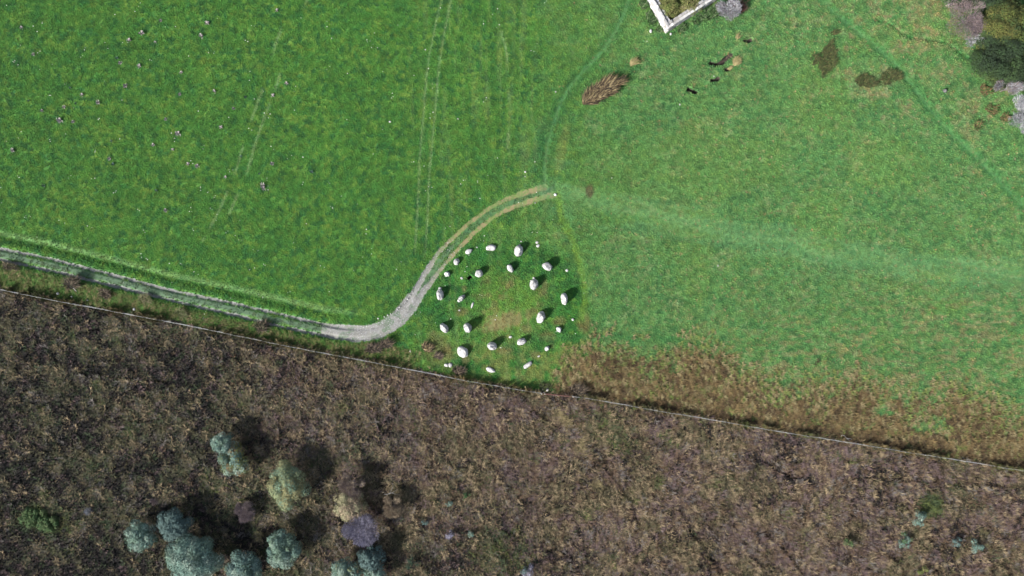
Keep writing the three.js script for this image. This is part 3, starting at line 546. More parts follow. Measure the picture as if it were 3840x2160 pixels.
function fence(name, X0, X1, label) {
  const grp = new THREE.Group(), r = rng(X0 + 999), p0 = [gx(X0), gz(fenceY(X0))];
  const at = X => { const x = gx(X), z = gz(fenceY(X)); return [x, heightAt(x, z), z]; };
  const o = at(X0); grp.position.set(...o);
  const n = Math.round((X1 - X0) / S / 2.6), foot = [];
  for (let k = 0; k <= n; k++) {
    const p = at(lerp(X0, X1, k / n)); p[0] += (r() - 0.5) * 0.05; p[2] += (r() - 0.5) * 0.05; foot.push(p);
    const end = k === 0 || k === n, m = new THREE.Mesh(end ? strainGeo : postGeos[k % 3], postMat);
    m.position.set(p[0] - o[0], p[1] - o[1], p[2] - o[2]); m.rotation.y = r() * 6; m.name = end ? 'strainer_post' : 'post'; grp.add(m);
  }
  for (let s = 0; s < 6; s++) {                  // a top wire and the strands of the stock net, each sagging a little out of line
    const pts = []; foot.forEach((p, k) => { const y = 0.16 + s * 0.165; pts.push([p[0] - o[0], p[1] - o[1] + y, p[2] - o[2] + (s % 2 ? 0.012 : -0.012)]); if (k < foot.length - 1) { const b = foot[k + 1]; pts.push([(p[0] + b[0]) / 2 - o[0], (p[1] + b[1]) / 2 - o[1] + y - 0.02 - 0.04 * r(), (p[2] + b[2]) / 2 - o[2] + (r() - 0.5) * 0.03]); } });
    const m = new THREE.Mesh(tube(pts, s === 5 ? 0.011 : 0.008, 4), wireMat); m.name = s === 5 ? 'top_wire' : 'net_wire'; grp.add(m);
  }
  add(grp, name, label, 'fence');
}
fence('wire_fence', -130, 2030, 'long wire and post fence between the track and the moor, left of the gate');
fence('wire_fence_001', 2146, 3960, 'wire and post fence crossing the rough brown grass, right of the gate');
{
  const A = [gx(2040), gz(fenceY(2040))], B = [gx(2138), gz(fenceY(2138))], L = Math.hypot(B[0] - A[0], B[1] - A[1]), ya = heightAt(...A), g = new THREE.Group();
  g.position.set(A[0], ya + 0.14, A[1]); g.rotation.y = -Math.atan2(B[1] - A[1], B[0] - A[0]);
  for (let k = 0; k < 6; k++) { const b = new THREE.Mesh(new THREE.CylinderGeometry(0.024, 0.024, L - 0.3, 8), redMat); b.rotation.z = Math.PI / 2; b.position.set(L / 2, [0.06, 0.2, 0.36, 0.54, 0.76, 1.0][k], 0); b.name = 'bar'; g.add(b); }
  for (const t of [0.15, L / 2, L - 0.15]) { const b = new THREE.Mesh(new THREE.BoxGeometry(0.05, 1.0, 0.055), redMat); b.position.set(t, 0.53, 0); b.name = 'upright'; g.add(b); }
  const br = new THREE.Mesh(tube([[0.15, 0.06, 0.03], [L / 2, 0.98, 0.03]], 0.018), galvMat); br.name = 'brace'; g.add(br);
  const latch = new THREE.Mesh(new THREE.BoxGeometry(0.16, 0.05, 0.09), galvMat); latch.position.set(0.1, 0.8, 0); latch.name = 'latch'; g.add(latch);
  add(g, 'field_gate', 'narrow red-brown field gate in the fence below the stone circle', 'gate');
}
// ------------------------------------------------------------------ trees, bushes, tussocks
const bark = new THREE.MeshStandardMaterial({ color: new THREE.Color(0.12, 0.1, 0.085), roughness: 1 });
const paleBark = new THREE.MeshStandardMaterial({ color: new THREE.Color(0.34, 0.33, 0.33), roughness: 1 });
const twigBark = new THREE.MeshStandardMaterial({ color: new THREE.Color(0.16, 0.145, 0.15), roughness: 1 });
const foliage = new THREE.MeshStandardMaterial({ vertexColors: true, roughness: 1, side: THREE.DoubleSide });
const twigMat = new THREE.MeshStandardMaterial({ vertexColors: true, roughness: 1, side: THREE.DoubleSide });
function limbs(r, h, blobs, r0) {
  const gs = [], stem = [[0, -0.15, 0], [0.06 * h * (r() - 0.5), h * 0.2, 0.06 * h * (r() - 0.5)], [0.1 * h * (r() - 0.5), h * 0.42, 0.1 * h * (r() - 0.5)]];
  const taper = (g, a, b) => { const p = g.attributes.position; return g; };
  gs.push(tapered(stem, r0, r0 * 0.65));
  for (const b of blobs) { const s = stem[1 + (r() * 2 | 0)]; gs.push(tapered([s, [lerp(s[0], b[0], 0.5), lerp(s[1], b[1], 0.4), lerp(s[2], b[2], 0.5)], [b[0], b[1], b[2]]], r0 * 0.5, r0 * 0.12)); }
  return mergeGeometries(gs);
}
function tapered(pts, ra, rb, seg = 5, n = 6) {
  const c = new THREE.CatmullRomCurve3(pts.map(p => new THREE.Vector3(...p))), g = new THREE.TubeGeometry(c, n, 1, seg, false), p = g.attributes.position, v = new THREE.Vector3();
  for (let i = 0; i <= n; i++) { const q0 = c.getPointAt(i / n), rad = lerp(ra, rb, i / n); for (let k = 0; k <= seg; k++) { const j = i * (seg + 1) + k; v.fromBufferAttribute(p, j).sub(q0).multiplyScalar(rad).add(q0); p.setXYZ(j, v.x, v.y, v.z); } }
  g.computeVertexNormals(); return g;
}
function leafCloud(r, blobs, per, size, pal) {     // leaf-sized faces spread through clumps
  const pos = [], col = [];
  for (const [bx, by, bz, br] of blobs) {
    const tint = pal[(r() * pal.length) | 0], n = Math.round(per * br * br);
    for (let k = 0; k < n; k++) {
      const u = r() * 2 - 0.75, a = r() * 6.283, c = clamp(u, -1, 1), s = Math.sqrt(1 - c * c), rad = br * (0.62 + 0.42 * Math.sqrt(r()));
      const nx = s * Math.cos(a), ny = c, nz = s * Math.sin(a), x = bx + nx * rad, y = by + ny * rad * 0.8, z = bz + nz * rad; if (y < 0.05) continue;
      let tx = r() - 0.5, ty = r() - 0.5, tz = r() - 0.5; const d = (tx * nx + ty * ny + tz * nz) * (0.3 + 0.7 * r()); tx -= nx * d; ty -= ny * d; tz -= nz * d; const m = Math.hypot(tx, ty, tz) || 1; tx /= m; ty /= m; tz /= m;
      let wx = ny * tz - nz * ty, wy = nz * tx - nx * tz, wz = nx * ty - ny * tx; const l = size * (0.6 + 0.8 * r()), w = l * 0.34;
      pos.push(x - tx * l, y - ty * l, z - tz * l, x + wx * w, y + wy * w, z + wz * w, x + tx * l, y + ty * l, z + tz * l, x - tx * l, y - ty * l, z - tz * l, x + tx * l, y + ty * l, z + tz * l, x - wx * w, y - wy * w, z - wz * w);
      const t = r() < 0.8 ? tint : pal[(r() * pal.length) | 0], j = 0.55 + 0.7 * r(); for (let i = 0; i < 6; i++) col.push(t[0] * j, t[1] * j, t[2] * j);
    }
  }
  const g = new THREE.BufferGeometry(); g.setAttribute('position', new THREE.Float32BufferAttribute(pos, 3)); g.setAttribute('color', new THREE.Float32BufferAttribute(col, 3)); g.computeVertexNormals(); return g;
}
function blobsOf(r, rx, rz, h, n, low = 0.3) {
  const out = [];
  for (let k = 0; k < n; k++) { const a = r() * 6.283, d = Math.sqrt((k + 0.5) / n), rr = (0.24 + 0.13 * r()) * Math.min(rx, rz) * (n < 14 ? 1.3 : 1), q0 = d * (0.62 + 0.3 * r()); out.push([Math.cos(a + k * 2.4) * q0 * rx, h * (low + (0.86 - low) * (1 - q0 * q0 * 0.75) * (0.8 + 0.25 * r())), Math.sin(a + k * 2.4) * q0 * rz, rr]); }
  return out;
}
const placed = (X, Y, h) => { const k = 1 - h * 0.55 / 92, x = gx(X) * k, z = gz(Y) * k; return [x, heightAt(x, z), z]; };
let treeSeed = 900;
function leafy(name, X, Y, rx, rz, h, pal, label, category, o = {}) {
  const r = rng(treeSeed++), g = new THREE.Group(); g.position.set(...placed(X, Y, h));
  rx *= 1.12; rz *= 1.12; const bl = blobsOf(r, rx, rz, h, o.n ?? Math.round(22 + 11 * rx), o.low ?? 0.3);
  const t = new THREE.Mesh(limbs(r, h, bl.slice(0, 8), 0.045 * h + 0.02), bark); t.name = 'trunk'; g.add(t);
  const c = new THREE.Mesh(leafCloud(r, bl, o.per ?? 700, o.size ?? 0.11, pal), foliage); c.name = 'crown'; g.add(c);
  return add(g, numbered(name), label, category, o.group ? { group: o.group } : null);
}
function bare(name, X, Y, rx, rz, h, pal, label, category, o = {}) {      // leafless: branches that split into a haze of twigs
  const r = rng(treeSeed++), g = new THREE.Group(); g.position.set(...placed(X, Y, h));
  const bl = blobsOf(r, rx, rz, h, o.n ?? 16, 0.35);
  const t = new THREE.Mesh(limbs(r, h, bl, 0.016 * h + 0.012), o.bark ?? twigBark); t.name = 'trunk'; g.add(t);
  const pos = [], col = [], N = (o.twigs ?? 3200 * rx * rz) * 0.95;
  for (let k = 0; k < N; k++) {
    const b = bl[(r() * bl.length) | 0], a = r() * 6.283, e = Math.asin(clamp(r() * 1.6 - 0.6, -1, 1)), d = b[3] * 1.35 * Math.cbrt(r());
    const x = b[0] + Math.cos(a) * Math.cos(e) * d, y = b[1] + Math.sin(e) * d * 0.9, z = b[2] + Math.sin(a) * Math.cos(e) * d; if (y < 0.05) continue;
    let dx = x * 0.9 + (r() - 0.5) * rx, dy = 0.4 * h * r() + (r() - 0.3), dz = z * 0.9 + (r() - 0.5) * rz; const m = Math.hypot(dx, dy, dz) || 1, l = (0.14 + 0.26 * r()); dx *= l / m; dy *= l / m; dz *= l / m;
    const w = (o.width ?? 0.011) * 1.7 * (0.6 + 0.9 * r()), p = Math.hypot(dx, dz) || 1, ux = -dz / p * w, uz = dx / p * w;
    pos.push(x - ux, y, z - uz, x + ux, y, z + uz, x + dx, y + dy, z + dz, x, y - w, z, x, y + w, z, x + dx, y + dy, z + dz);
    const tn = pal[(r() * pal.length) | 0], j = 0.5 + 0.8 * r(); for (let i = 0; i < 6; i++) col.push(tn[0] * j, tn[1] * j, tn[2] * j);
  }
  const tg = new THREE.BufferGeometry(); tg.setAttribute('position', new THREE.Float32BufferAttribute(pos, 3)); tg.setAttribute('color', new THREE.Float32BufferAttribute(col, 3)); tg.computeVertexNormals();
  const c = new THREE.Mesh(tg, twigMat); c.name = 'twigs'; g.add(c);
  return add(g, numbered(name), label, category, o.group ? { group: o.group } : null);
}
const teal = [C(146, 182, 168), C(118, 152, 142), C(174, 198, 182), C(128, 158, 138)], dteal = [C(100, 128, 126), C(116, 144, 140)], olive = [C(150, 150, 84), C(128, 140, 84), C(160, 134, 98)], sage = [C(172, 186, 140), C(150, 180, 150), C(178, 174, 124)];
const mauve = [C(168, 152, 158), C(146, 132, 140), C(182, 162, 156)], purple = [C(172, 168, 194), C(152, 148, 176), C(192, 188, 208)], brown = [C(208, 184, 156), C(186, 166, 142), C(218, 202, 172)], greyW = [C(206, 208, 216), C(186, 190, 200), C(220, 220, 224)];
const yg = [C(128, 142, 76), C(112, 130, 62), C(146, 146, 88)], dgreen = [C(52, 78, 44), C(66, 92, 48), C(42, 64, 40)], dyg = [C(94, 108, 46), C(70, 92, 42), C(110, 112, 54)], lowgreen = [C(92, 122, 70), C(76, 112, 64), C(110, 132, 84)];
const scrub = 'scrub trees on the moor';
leafy('willow_tree', 842, 1655, 1.5, 1.5, 3.6, teal, 'blue-green tree at the top of the moor scrub, joined to an olive one', 'tree', { group: scrub });
leafy('willow_tree', 884, 1725, 2.3, 2.0, 3.6, olive.concat(teal), 'olive and brown topped tree just below the topmost blue-green tree', 'tree', { group: scrub });
leafy('willow_tree', 1077, 1822, 2.5, 2.9, 4.2, sage, 'large pale yellowish-green tree in the middle of the moor scrub', 'tree', { group: scrub });
bare('bare_bush', 919, 1912, 1.25, 1.4, 1.9, mauve, 'small round mauve-brown bush between the pale green and dark teal trees', 'bush', { group: scrub });
leafy('birch_tree', 1308, 1900, 2.1, 2.0, 3.6, [C(196, 190, 150), C(176, 176, 136), brown[0]], 'thin brownish-olive tree above the purple tree', 'tree', { per: 640, size: 0.1, group: scrub });
bare('birch_tree', 1322, 1815, 1.7, 1.5, 3.4, brown.concat(mauve), 'mauve-brown twiggy tree at the head of the olive one', 'tree', { group: scrub });
bare('birch_tree', 1357, 1985, 2.4, 2.3, 3.6, purple, 'hazy purple-grey leafless tree', 'tree', { twigs: 9000, group: scrub });
bare('birch_tree', 1474, 1900, 1.2, 1.6, 2.8, brown, 'small brown twiggy tree right of the olive tree, below bare white branches', 'tree', { group: scrub });
leafy('willow_tree', 656, 1967, 2.0, 1.95, 3.6, dteal, 'smooth round dark teal tree', 'tree', { n: 60, per: 700, group: scrub });
leafy('willow_tree', 733, 2096, 3.1, 3.0, 4.6, teal, 'biggest lumpy blue-green tree at the bottom left', 'tree', { n: 62, group: scrub });
leafy('willow_tree', 920, 2122, 2.1, 2.3, 4.0, teal.concat(dteal), 'blue-green tree cut by the bottom edge between two others', 'tree', { group: scrub });
leafy('willow_tree', 1064, 2058, 2.2, 2.3, 3.8, teal.concat([sage[1]]), 'lumpy blue-green tree right of the one cut by the bottom edge', 'tree', { group: scrub });
leafy('willow_tree', 1300, 2140, 2.1, 1.7, 3.6, teal.concat([sage[0]]), 'pale blue-green tree at the bottom edge below the purple tree', 'tree', { group: scrub });
leafy('willow_tree', 1392, 2092, 1.6, 1.5, 3.4, dteal, 'dark teal tree right under the purple tree', 'tree', { group: scrub });
leafy('willow_tree', 1404, 2150, 1.7, 1.3, 3.2, teal, 'small blue-green tree rightmost of the bottom edge clump', 'tree', { group: scrub });
leafy('willow_tree', 530, 2012, 1.9, 1.8, 3.6, teal, 'pale blue-green tree leftmost of the moor trees', 'tree', { group: scrub });
leafy('low_bush', 120, 1938, 1.9, 1.3, 0.9, lowgreen, 'low pale green bush at the far left of the moor', 'bush', { low: 0.35, size: 0.09 });
leafy('low_bush', 180, 1962, 1.5, 1.2, 0.8, lowgreen, 'low yellow-green bush right of the far left one', 'bush', { low: 0.35, size: 0.09 });
bare('dead_bush', 335, 1922, 0.5, 0.6, 0.7, greyW, 'small whitish dead bush right of the low green bushes', 'bush', { n: 6, twigs: 500 });
bare('dead_bush', 578, 1884, 0.6, 0.5, 0.6, mauve, 'small greyish dead bush above the round dark teal tree', 'bush', { n: 6, twigs: 500 });
for (const [X, Y, r0, pal, label] of [
  [3443, 1943, 1.0, teal, 'small teal bush on the right moor below a dark green patch'],
  [3392, 2027, 1.0, lowgreen.concat(teal), 'small green bush lower left of the teal bush on the right moor'],
  [3579, 2031, 0.75, dteal, 'small dull grey-green bush, second from the right on the moor'],
  [3661, 2049, 0.9, teal, 'small teal bush rightmost on the moor'],
  [3181, 2029, 0.75, lowgreen, 'small green bush leftmost of the right hand moor bushes'],
  [3458, 2133, 0.75, yg, 'small yellowish bush lowest on the right moor'],
  [1983, 2140, 1.1, dteal.concat(purple), 'greyish teal bush at the bottom edge near the middle'],
  [1549, 2112, 1.1, [C(60, 92, 66), C(50, 80, 60)], 'dark green bush right of the bottom edge trees'],
  [1684, 1886, 0.5, teal, 'tiny pale teal bush in the middle of the moor'],
  [1684, 2002, 0.7, purple, 'little grey-lilac bush in the lower middle of the moor'],
  [1766, 2004, 0.5, teal, 'tiny pale bush right of the grey-lilac one'],
  [1598, 1955, 0.55, dteal, 'tiny dull teal bush right of the purple tree'],
  [1750, 1856, 0.5, [C(62, 104, 56)], 'tiny bright green bush in the middle of the moor'],
]) leafy('heath_bush', X, Y, r0, r0 * 0.9, 0.7 + r0 * 0.7, pal, label, 'bush', { n: 8, size: 0.085, low: 0.4, group: 'small bushes on the moor' });
// dead branches
function branch(name, X, Y, pts, r0, label, mat = paleBark) {
  const g = new THREE.Mesh(mergeGeometries(pts.map((l, k) => tapered(l, k ? r0 * 0.55 : r0, r0 * 0.25))), mat), x = gx(X), z = gz(Y);
  g.position.set(x, heightAt(x, z), z); add(g, numbered(name), label, 'branch');
}
branch('dead_branch', 1473, 1842, [[[-1.5, 0.15, 0.35], [-0.3, 0.7, 0.1], [0.9, 0.9, -0.6]], [[-0.3, 0.7, 0.1], [0.1, 0.9, -0.7], [0.3, 1.1, -1.1]], [[0.1, 0.75, 0], [0.7, 1, 0.1], [1.2, 1.1, 0.05]], [[-0.9, 0.4, 0.25], [-1.2, 0.6, -0.1], [-1.6, 0.7, -0.2]]], 0.03, 'bare white branches sticking out above the small brown tree');
branch('dead_branch', 289, 1084, [[[0, 0.02, 0.3], [0, 0.5, 0], [0.05, 0.9, -0.45]], [[0, 0.5, 0], [-0.2, 0.8, -0.25], [-0.3, 1, -0.3]]], 0.05, 'pale bare branch standing by the dark bush on the verge');
branch('dead_branch', 3160, 1638, [[[0.9, 0.1, 0.5], [0.3, 0.5, 0.1], [-0.1, 0.7, -0.3]], [[-0.1, 0.7, -0.3], [-0.35, 0.6, -0.35], [-0.4, 0.4, -0.1]], [[0.3, 0.5, 0.1], [0.7, 0.6, 0.1], [1.1, 0.3, 0.3]]], 0.035, 'pale twisted branch caught on the right hand fence');

// tussocks and rushes
function tussock(name, X, Y, rx, rz, h, pal, rot, n, label, category = 'grass tuft', o = {}) {
  const r = rng(treeSeed++), pos = [], col = [], lean = o.lean ?? [0.75, -0.65], x0 = gx(X), z0 = gz(Y), y0 = heightAt(x0, z0);
  for (let k = 0; k < n; k++) {
    const a = r() * 6.283, d = Math.sqrt(r()) * (0.55 + 0.75 * vn(Math.cos(a) * 2 + X, Math.sin(a) * 2 + Y)), c = Math.cos(rot), s = Math.sin(rot), ex = Math.cos(a) * d * rx, ez = Math.sin(a) * d * rz, bx = ex * c - ez * s, bz = ex * s + ez * c, by = heightAt(x0 + bx, z0 + bz) - y0 - 0.05;
    const cl = vn((x0 + bx) * 1.7 + 3, (z0 + bz) * 1.7) * 0.7 + 0.3 * vn((x0 + bx) * 5, (z0 + bz) * 5); if (cl < 0.33 && r() < 0.8) continue; const L = h * (0.5 + 0.8 * r()) * (0.6 + 0.8 * cl), sp = 1.3 * (r() - 0.5), sq = 1.3 * (r() - 0.5), f = (0.4 + 0.7 * cl) * (o.splay ?? 1);
    const dx = (lean[0] * f + sp + ex / rx * 0.3) * L, dz = (lean[1] * f + sq + ez / rz * 0.3) * L, w = (o.width ?? 0.02) * (0.7 + 0.7 * r()), m = Math.hypot(dx, dz) || 1, ux = -dz / m * w, uz = dx / m * w;
    const mx = bx + dx * 0.4, mz = bz + dz * 0.4, my = by + L * 0.7;
    pos.push(bx - ux, by, bz - uz, bx + ux, by, bz + uz, mx + ux, my, mz + uz, bx - ux, by, bz - uz, mx + ux, my, mz + uz, mx - ux, my, mz - uz, mx - ux, my, mz - uz, mx + ux, my, mz + uz, bx + dx, by + L * 0.85, bz + dz);
    const t = pal[(r() * pal.length) | 0], j = 0.7 + 0.6 * r(); for (let i = 0; i < 9; i++) col.push(t[0] * j, t[1] * j, t[2] * j);
  }
  const g = new THREE.BufferGeometry(); g.setAttribute('position', new THREE.Float32BufferAttribute(pos, 3)); g.setAttribute('color', new THREE.Float32BufferAttribute(col, 3)); g.computeVertexNormals();
  const m = new THREE.Mesh(g, foliage); m.position.set(x0, y0, z0); return add(m, numbered(name), label, category, o.group ? { group: o.group } : null);
}
const rush = [C(134, 116, 84), C(186, 168, 126), C(72, 60, 46), C(46, 40, 34), C(92, 76, 58)], gold = [C(186, 170, 124), C(166, 152, 108), C(140, 142, 88)], dryb = [C(98, 84, 72), C(66, 58, 52), C(152, 136, 114), C(50, 46, 44)];
tussock('rush_clump', 2250, 347, 2.5, 1.0, 0.95, rush, -0.42, 4600, 'big brown rush clump in the pasture below the ruin', 'rushes', { width: 0.026 });
tussock('grass_tussock', 2371, 237, 0.42, 0.32, 0.6, gold, -0.6, 320, 'golden tuft alone in the pasture upper right of the big rush clump', 'grass tuft');
tussock('grass_tussock', 2760, 236, 0.5, 0.4, 0.5, gold, -0.6, 330, 'golden tuft right of the longest dark peat scar', 'grass tuft');
tussock('grass_tussock', 2738, 256, 0.35, 0.2, 0.35, gold, -0.4, 140, 'thin golden tuft beside the small crescent scar', 'grass tuft');
tussock('grass_tussock', 2736, 210, 0.4, 0.2, 0.4, dryb, -0.7, 160, 'brown tuft at the upper end of the longest dark peat scar', 'grass tuft');
tussock('grass_tussock', 2762, 143, 0.22, 0.4, 0.4, gold, 0, 110, 'thin pale tuft left of the topmost small scar', 'grass tuft');
tussock('grass_tussock', 1600, 1304, 0.6, 0.55, 0.55, rush, 0.6, 420, 'straw and brown tuft left of the broad knobbly boulder', 'grass tuft', { width: 0.026 });
tussock('dead_bracken', 1640, 1336, 0.5, 0.45, 0.5, dryb, 0.6, 300, 'small brown bracken clump between the straw tuft and the pair of stones', 'bracken');
tussock('dead_bracken', 1723, 1393, 0.75, 0.6, 0.75, dryb, 0.4, 520, 'dark brown bracken clump on the fence right of the pair of stones', 'bracken', { splay: 0.4 });
tussock('dead_bracken', 1405, 1306, 1.3, 0.6, 0.6, dryb, -0.1, 900, 'wide brown bracken clump below the gravel bend', 'bracken', { splay: 0.5 });
tussock('dead_bracken', 1450, 1290, 0.6, 0.5, 0.9, dryb, -0.1, 420, 'tall reddish brown bracken clump right end of the wide one', 'bracken', { splay: 0.4 });
tussock('dead_bracken', 986, 1226, 0.7, 0.55, 0.85, dryb.concat([C(70, 84, 52)]), 0.2, 560, 'dark bracken clump at the edge of the track above the fence', 'bracken', { splay: 0.3 });
tussock('dead_bracken', 278, 1066, 0.95, 0.7, 1.0, dryb.concat([C(66, 76, 50)]), 0.2, 900, 'dark bushy bracken clump beside the lower rut on the left', 'bracken', { splay: 0.3 });
tussock('dead_bracken', 398, 1103, 0.9, 0.5, 0.7, dryb, 0.5, 520, 'brown bracken clump right of the dark bushy one', 'bracken', { splay: 0.3 });
tussock('grass_tussock', 545, 1122, 0.8, 0.5, 0.6, [C(150, 142, 112), C(110, 120, 74)], 0.2, 460, 'pale grass tuft touching the lower rut', 'grass tuft', { splay: 0.4 });
tussock('grass_tussock', 684, 1176, 0.6, 0.45, 0.6, [C(130, 130, 96), C(100, 116, 66)], 0.5, 360, 'grey-green tuft on the verge right of the pale one', 'grass tuft', { splay: 0.4 });
tussock('dead_bracken', 40, 1000, 1.1, 0.4, 0.6, dryb.concat([C(80, 92, 52)]), 0.25, 520, 'brown bracken strip along the lower rut at the left edge', 'bracken', { splay: 0.3 });
tussock('dead_bracken', 2166, 1462, 0.85, 0.55, 0.9, dryb, 0.2, 700, 'dark brown bush beside the right gatepost', 'bush', { splay: 0.4 });
tussock('dead_bracken', 2040, 1452, 0.8, 0.4, 0.5, [C(64, 84, 44), C(84, 96, 52), C(70, 62, 48)], 0, 460, 'dark green weeds behind the stones at the left end of the gate', 'weeds', { splay: 0.3 });
for (const [X, Y, rx, rz, rot, n, label] of [[3100, 222, 1.3, 2.1, 0.25, 2600, 'dark brown bracken patch left of the diagonal path'], [3052, 226, 0.5, 0.9, 0.3, 420, 'thin brown bracken patch left of the dark one'], [3242, 308, 1.3, 1.0, 0.1, 1500, 'olive brown bracken patch below the dark one'], [3330, 296, 1.7, 0.9, -0.3, 1300, 'thin olive bracken patch touching the diagonal path'], [3128, 126, 0.5, 0.3, 0, 200, 'little rusty bracken patch above the dark one']])
  tussock('bracken_patch', X, Y, rx, rz, 0.4, [C(78, 82, 44), C(60, 64, 36), C(106, 106, 62), C(72, 98, 48)], rot, n, label, 'bracken', { splay: 0.5 });
for (const [X, Y, r0, label] of [[3688, 340, 0.6, 'rusty bracken by the pale bare tree at the right edge'], [3715, 415, 0.7, 'rusty bracken left of the lower pale bare tree'], [3660, 470, 0.5, 'rusty bracken lower left of the lower pale bare tree'], [3765, 445, 0.5, 'rusty bracken touching the lower pale bare tree']])
  tussock('rusty_bracken', X, Y, r0, r0, 0.5, [C(148, 118, 82), C(124, 100, 70), C(90, 114, 60), C(76, 112, 54)], 0, 420, label, 'bracken', { splay: 0.4, width: 0.035 });

// north-east thicket
const th = 'thicket at the upper right corner';
bare('bare_tree', 3634, 70, 2.6, 3.0, 3.6, mauve, 'mauve-grey leafless tree at the left of the corner thicket', 'tree', { twigs: 9000, group: th });
bare('bare_tree', 3662, 146, 1.9, 1.0, 2.6, greyW, 'white lichen-covered branches in the corner thicket', 'tree', { n: 10, twigs: 1500, width: 0.02, bark: paleBark, group: th });
leafy('holly_tree', 3757, 85, 2.7, 3.0, 4.6, dyg, 'yellow-green tree in the corner thicket', 'tree', { group: th });
leafy('holly_tree', 3765, 210, 3.2, 3.0, 4.0, dgreen, 'large dark green tree in the corner thicket', 'tree', { n: 26, group: th });
leafy('holly_tree', 3830, 110, 2.4, 3.4, 5.0, dgreen.concat(dyg), 'dark green tree cut by the right edge at the corner', 'tree', { group: th });
leafy('holly_tree', 3680, 235, 1.6, 1.9, 2.0, [C(82, 116, 52), C(66, 100, 48)], 'green shrub at the lower left of the corner thicket', 'tree', { low: 0.35, group: th });
leafy('holly_tree', 3700, 175, 1.5, 1.2, 2.6, dyg, 'yellowish shrub below the white lichen-covered branches', 'tree', { group: th });
leafy('holly_tree', 3700, -30, 3.2, 2.2, 4.6, dgreen, 'dark tree cut by the top edge in the corner thicket', 'tree', { group: th });
leafy('low_bush', 3745, 300, 1.8, 1.3, 1.0, [C(86, 112, 54), C(100, 118, 60), C(70, 92, 50)], 'low green bush between the dark tree and the pale bare tree', 'bush', { low: 0.35, group: th });
bare('bare_tree', 3780, 332, 2.0, 1.1, 2.6, greyW.concat(mauve), 'upper pale bare tree below the corner thicket', 'tree', { twigs: 3600, width: 0.014, group: th });
bare('bare_tree', 3832, 435, 1.9, 2.9, 3.0, greyW, 'lower pale bare tree cut by the right edge', 'tree', { twigs: 7000, width: 0.016, group: th });
leafy('holly_tree', 3795, 275, 2.2, 1.7, 3.0, dgreen, 'dark green shrub above the upper pale bare tree', 'tree', { group: th });
leafy('holly_tree', 3600, -20, 2.2, 1.6, 3.4, dgreen.concat(mauve), 'dark shrub at the top edge left end of the corner thicket', 'tree', { group: th });
leafy('holly_tree', 3715, 130, 2.2, 1.8, 3.4, dgreen, 'dark green shrub behind the white lichen-covered branches', 'tree', { group: th });
branch('pale_stake', 3585, 8, [[[-0.1, -0.1, 0.3], [0.02, 0.8, 0], [0.1, 1.5, -0.2]]], 0.05, 'thin white stake at the top edge beside the corner thicket');

// dried thistles scattered in the upper left pasture
{
  const tg = (() => { const r = rng(31), pos = []; for (let k = 0; k < 26; k++) { const a = r() * 6.283, e = 0.2 + r() * 1.1, l = 0.14 + 0.16 * r(), w = 0.028, dx = Math.cos(a) * Math.cos(e), dy = Math.sin(e), dz = Math.sin(a) * Math.cos(e); const ux = -Math.sin(a) * w, uz = Math.cos(a) * w; pos.push(-ux, 0, -uz, ux, 0, uz, dx * l + ux * 0.8, dy * l, dz * l + uz * 0.8, -ux, 0, -uz, dx * l + ux * 0.8, dy * l, dz * l + uz * 0.8, dx * l - ux * 0.8, dy * l, dz * l - uz * 0.8); } const g = new THREE.BufferGeometry(); g.setAttribute('position', new THREE.Float32BufferAttribute(pos, 3)); g.computeVertexNormals(); return g; })();
  const mats = [new THREE.MeshStandardMaterial({ color: new THREE.Color(...C(200, 192, 190)), roughness: 1, side: THREE.DoubleSide }), new THREE.MeshStandardMaterial({ color: new THREE.Color(...C(88, 118, 110)), roughness: 1, side: THREE.DoubleSide })];
  const proto = new THREE.Mesh(tg, mats[0]), r = rng(8);
  const spots = [[172, 218], [258, 422], [1100, 262, 1.5], [1005, 318, 1.3], [1250, 160], [1612, 185, 1.3], [1570, 285, 1.4], [935, 485], [1083, 517, 1.2], [975, 663, 1.3], [640, 740], [760, 795, 1.2], [495, 830], [333, 860], [472, 935, 1.4], [573, 943, 1.1], [97, 1168, 1.2], [1403, 565], [1395, 730], [1668, 712], [2222, 650, 1.2], [2118, 745], [1815, 840], [1290, 922], [1715, 990], [1388, 1037, 1.3], [1185, 1127], [1340, 1165], [850, 1230, 1.1], [1455, 1275], [1535, 1288, 1.2], [2117, 1268, 1.1], [2037, 1440, 1.5], [2050, 1462, 1.2], [1752, 1380], [2150, 85], [1292, 1632, 1.2], [1210, 330, 0.8]];
  const green = [[905, 450, 1], [592, 800, 0.8], [228, 785, 0.8], [882, 1278, 1.1], [1905, 752, 1], [2417, 1333, 1.1], [1868, 1215, 0.8], [2010, 1345, 0.8], [338, 1440, 0.9], [1218, 1482, 0.9], [862, 1098, 0.8], [550, 685, 0.8]];
  for (const [list, mi, label, group] of [[spots, 0, 'dried grey thistle clump standing in the upper left pasture', 'dried thistles in the pasture'], [green, 1, 'dull blue-green thistle rosette in the upper left pasture', 'green thistles in the pasture']]) for (const [px, py, s = 1] of list) {
    const m = proto.clone(); m.material = mats[mi]; const x = gx(px * 0.4831), z = gz(py * 0.4831);
    m.position.set(x, heightAt(x, z), z); m.rotation.y = r() * 6.28; m.scale.set(s * (1.1 + 0.5 * r()), s * 1.2, s * (1.1 + 0.5 * r()));
    add(m, numbered(mi ? 'green_thistle' : 'dried_thistle'), label, 'thistle', { group });
  }
}

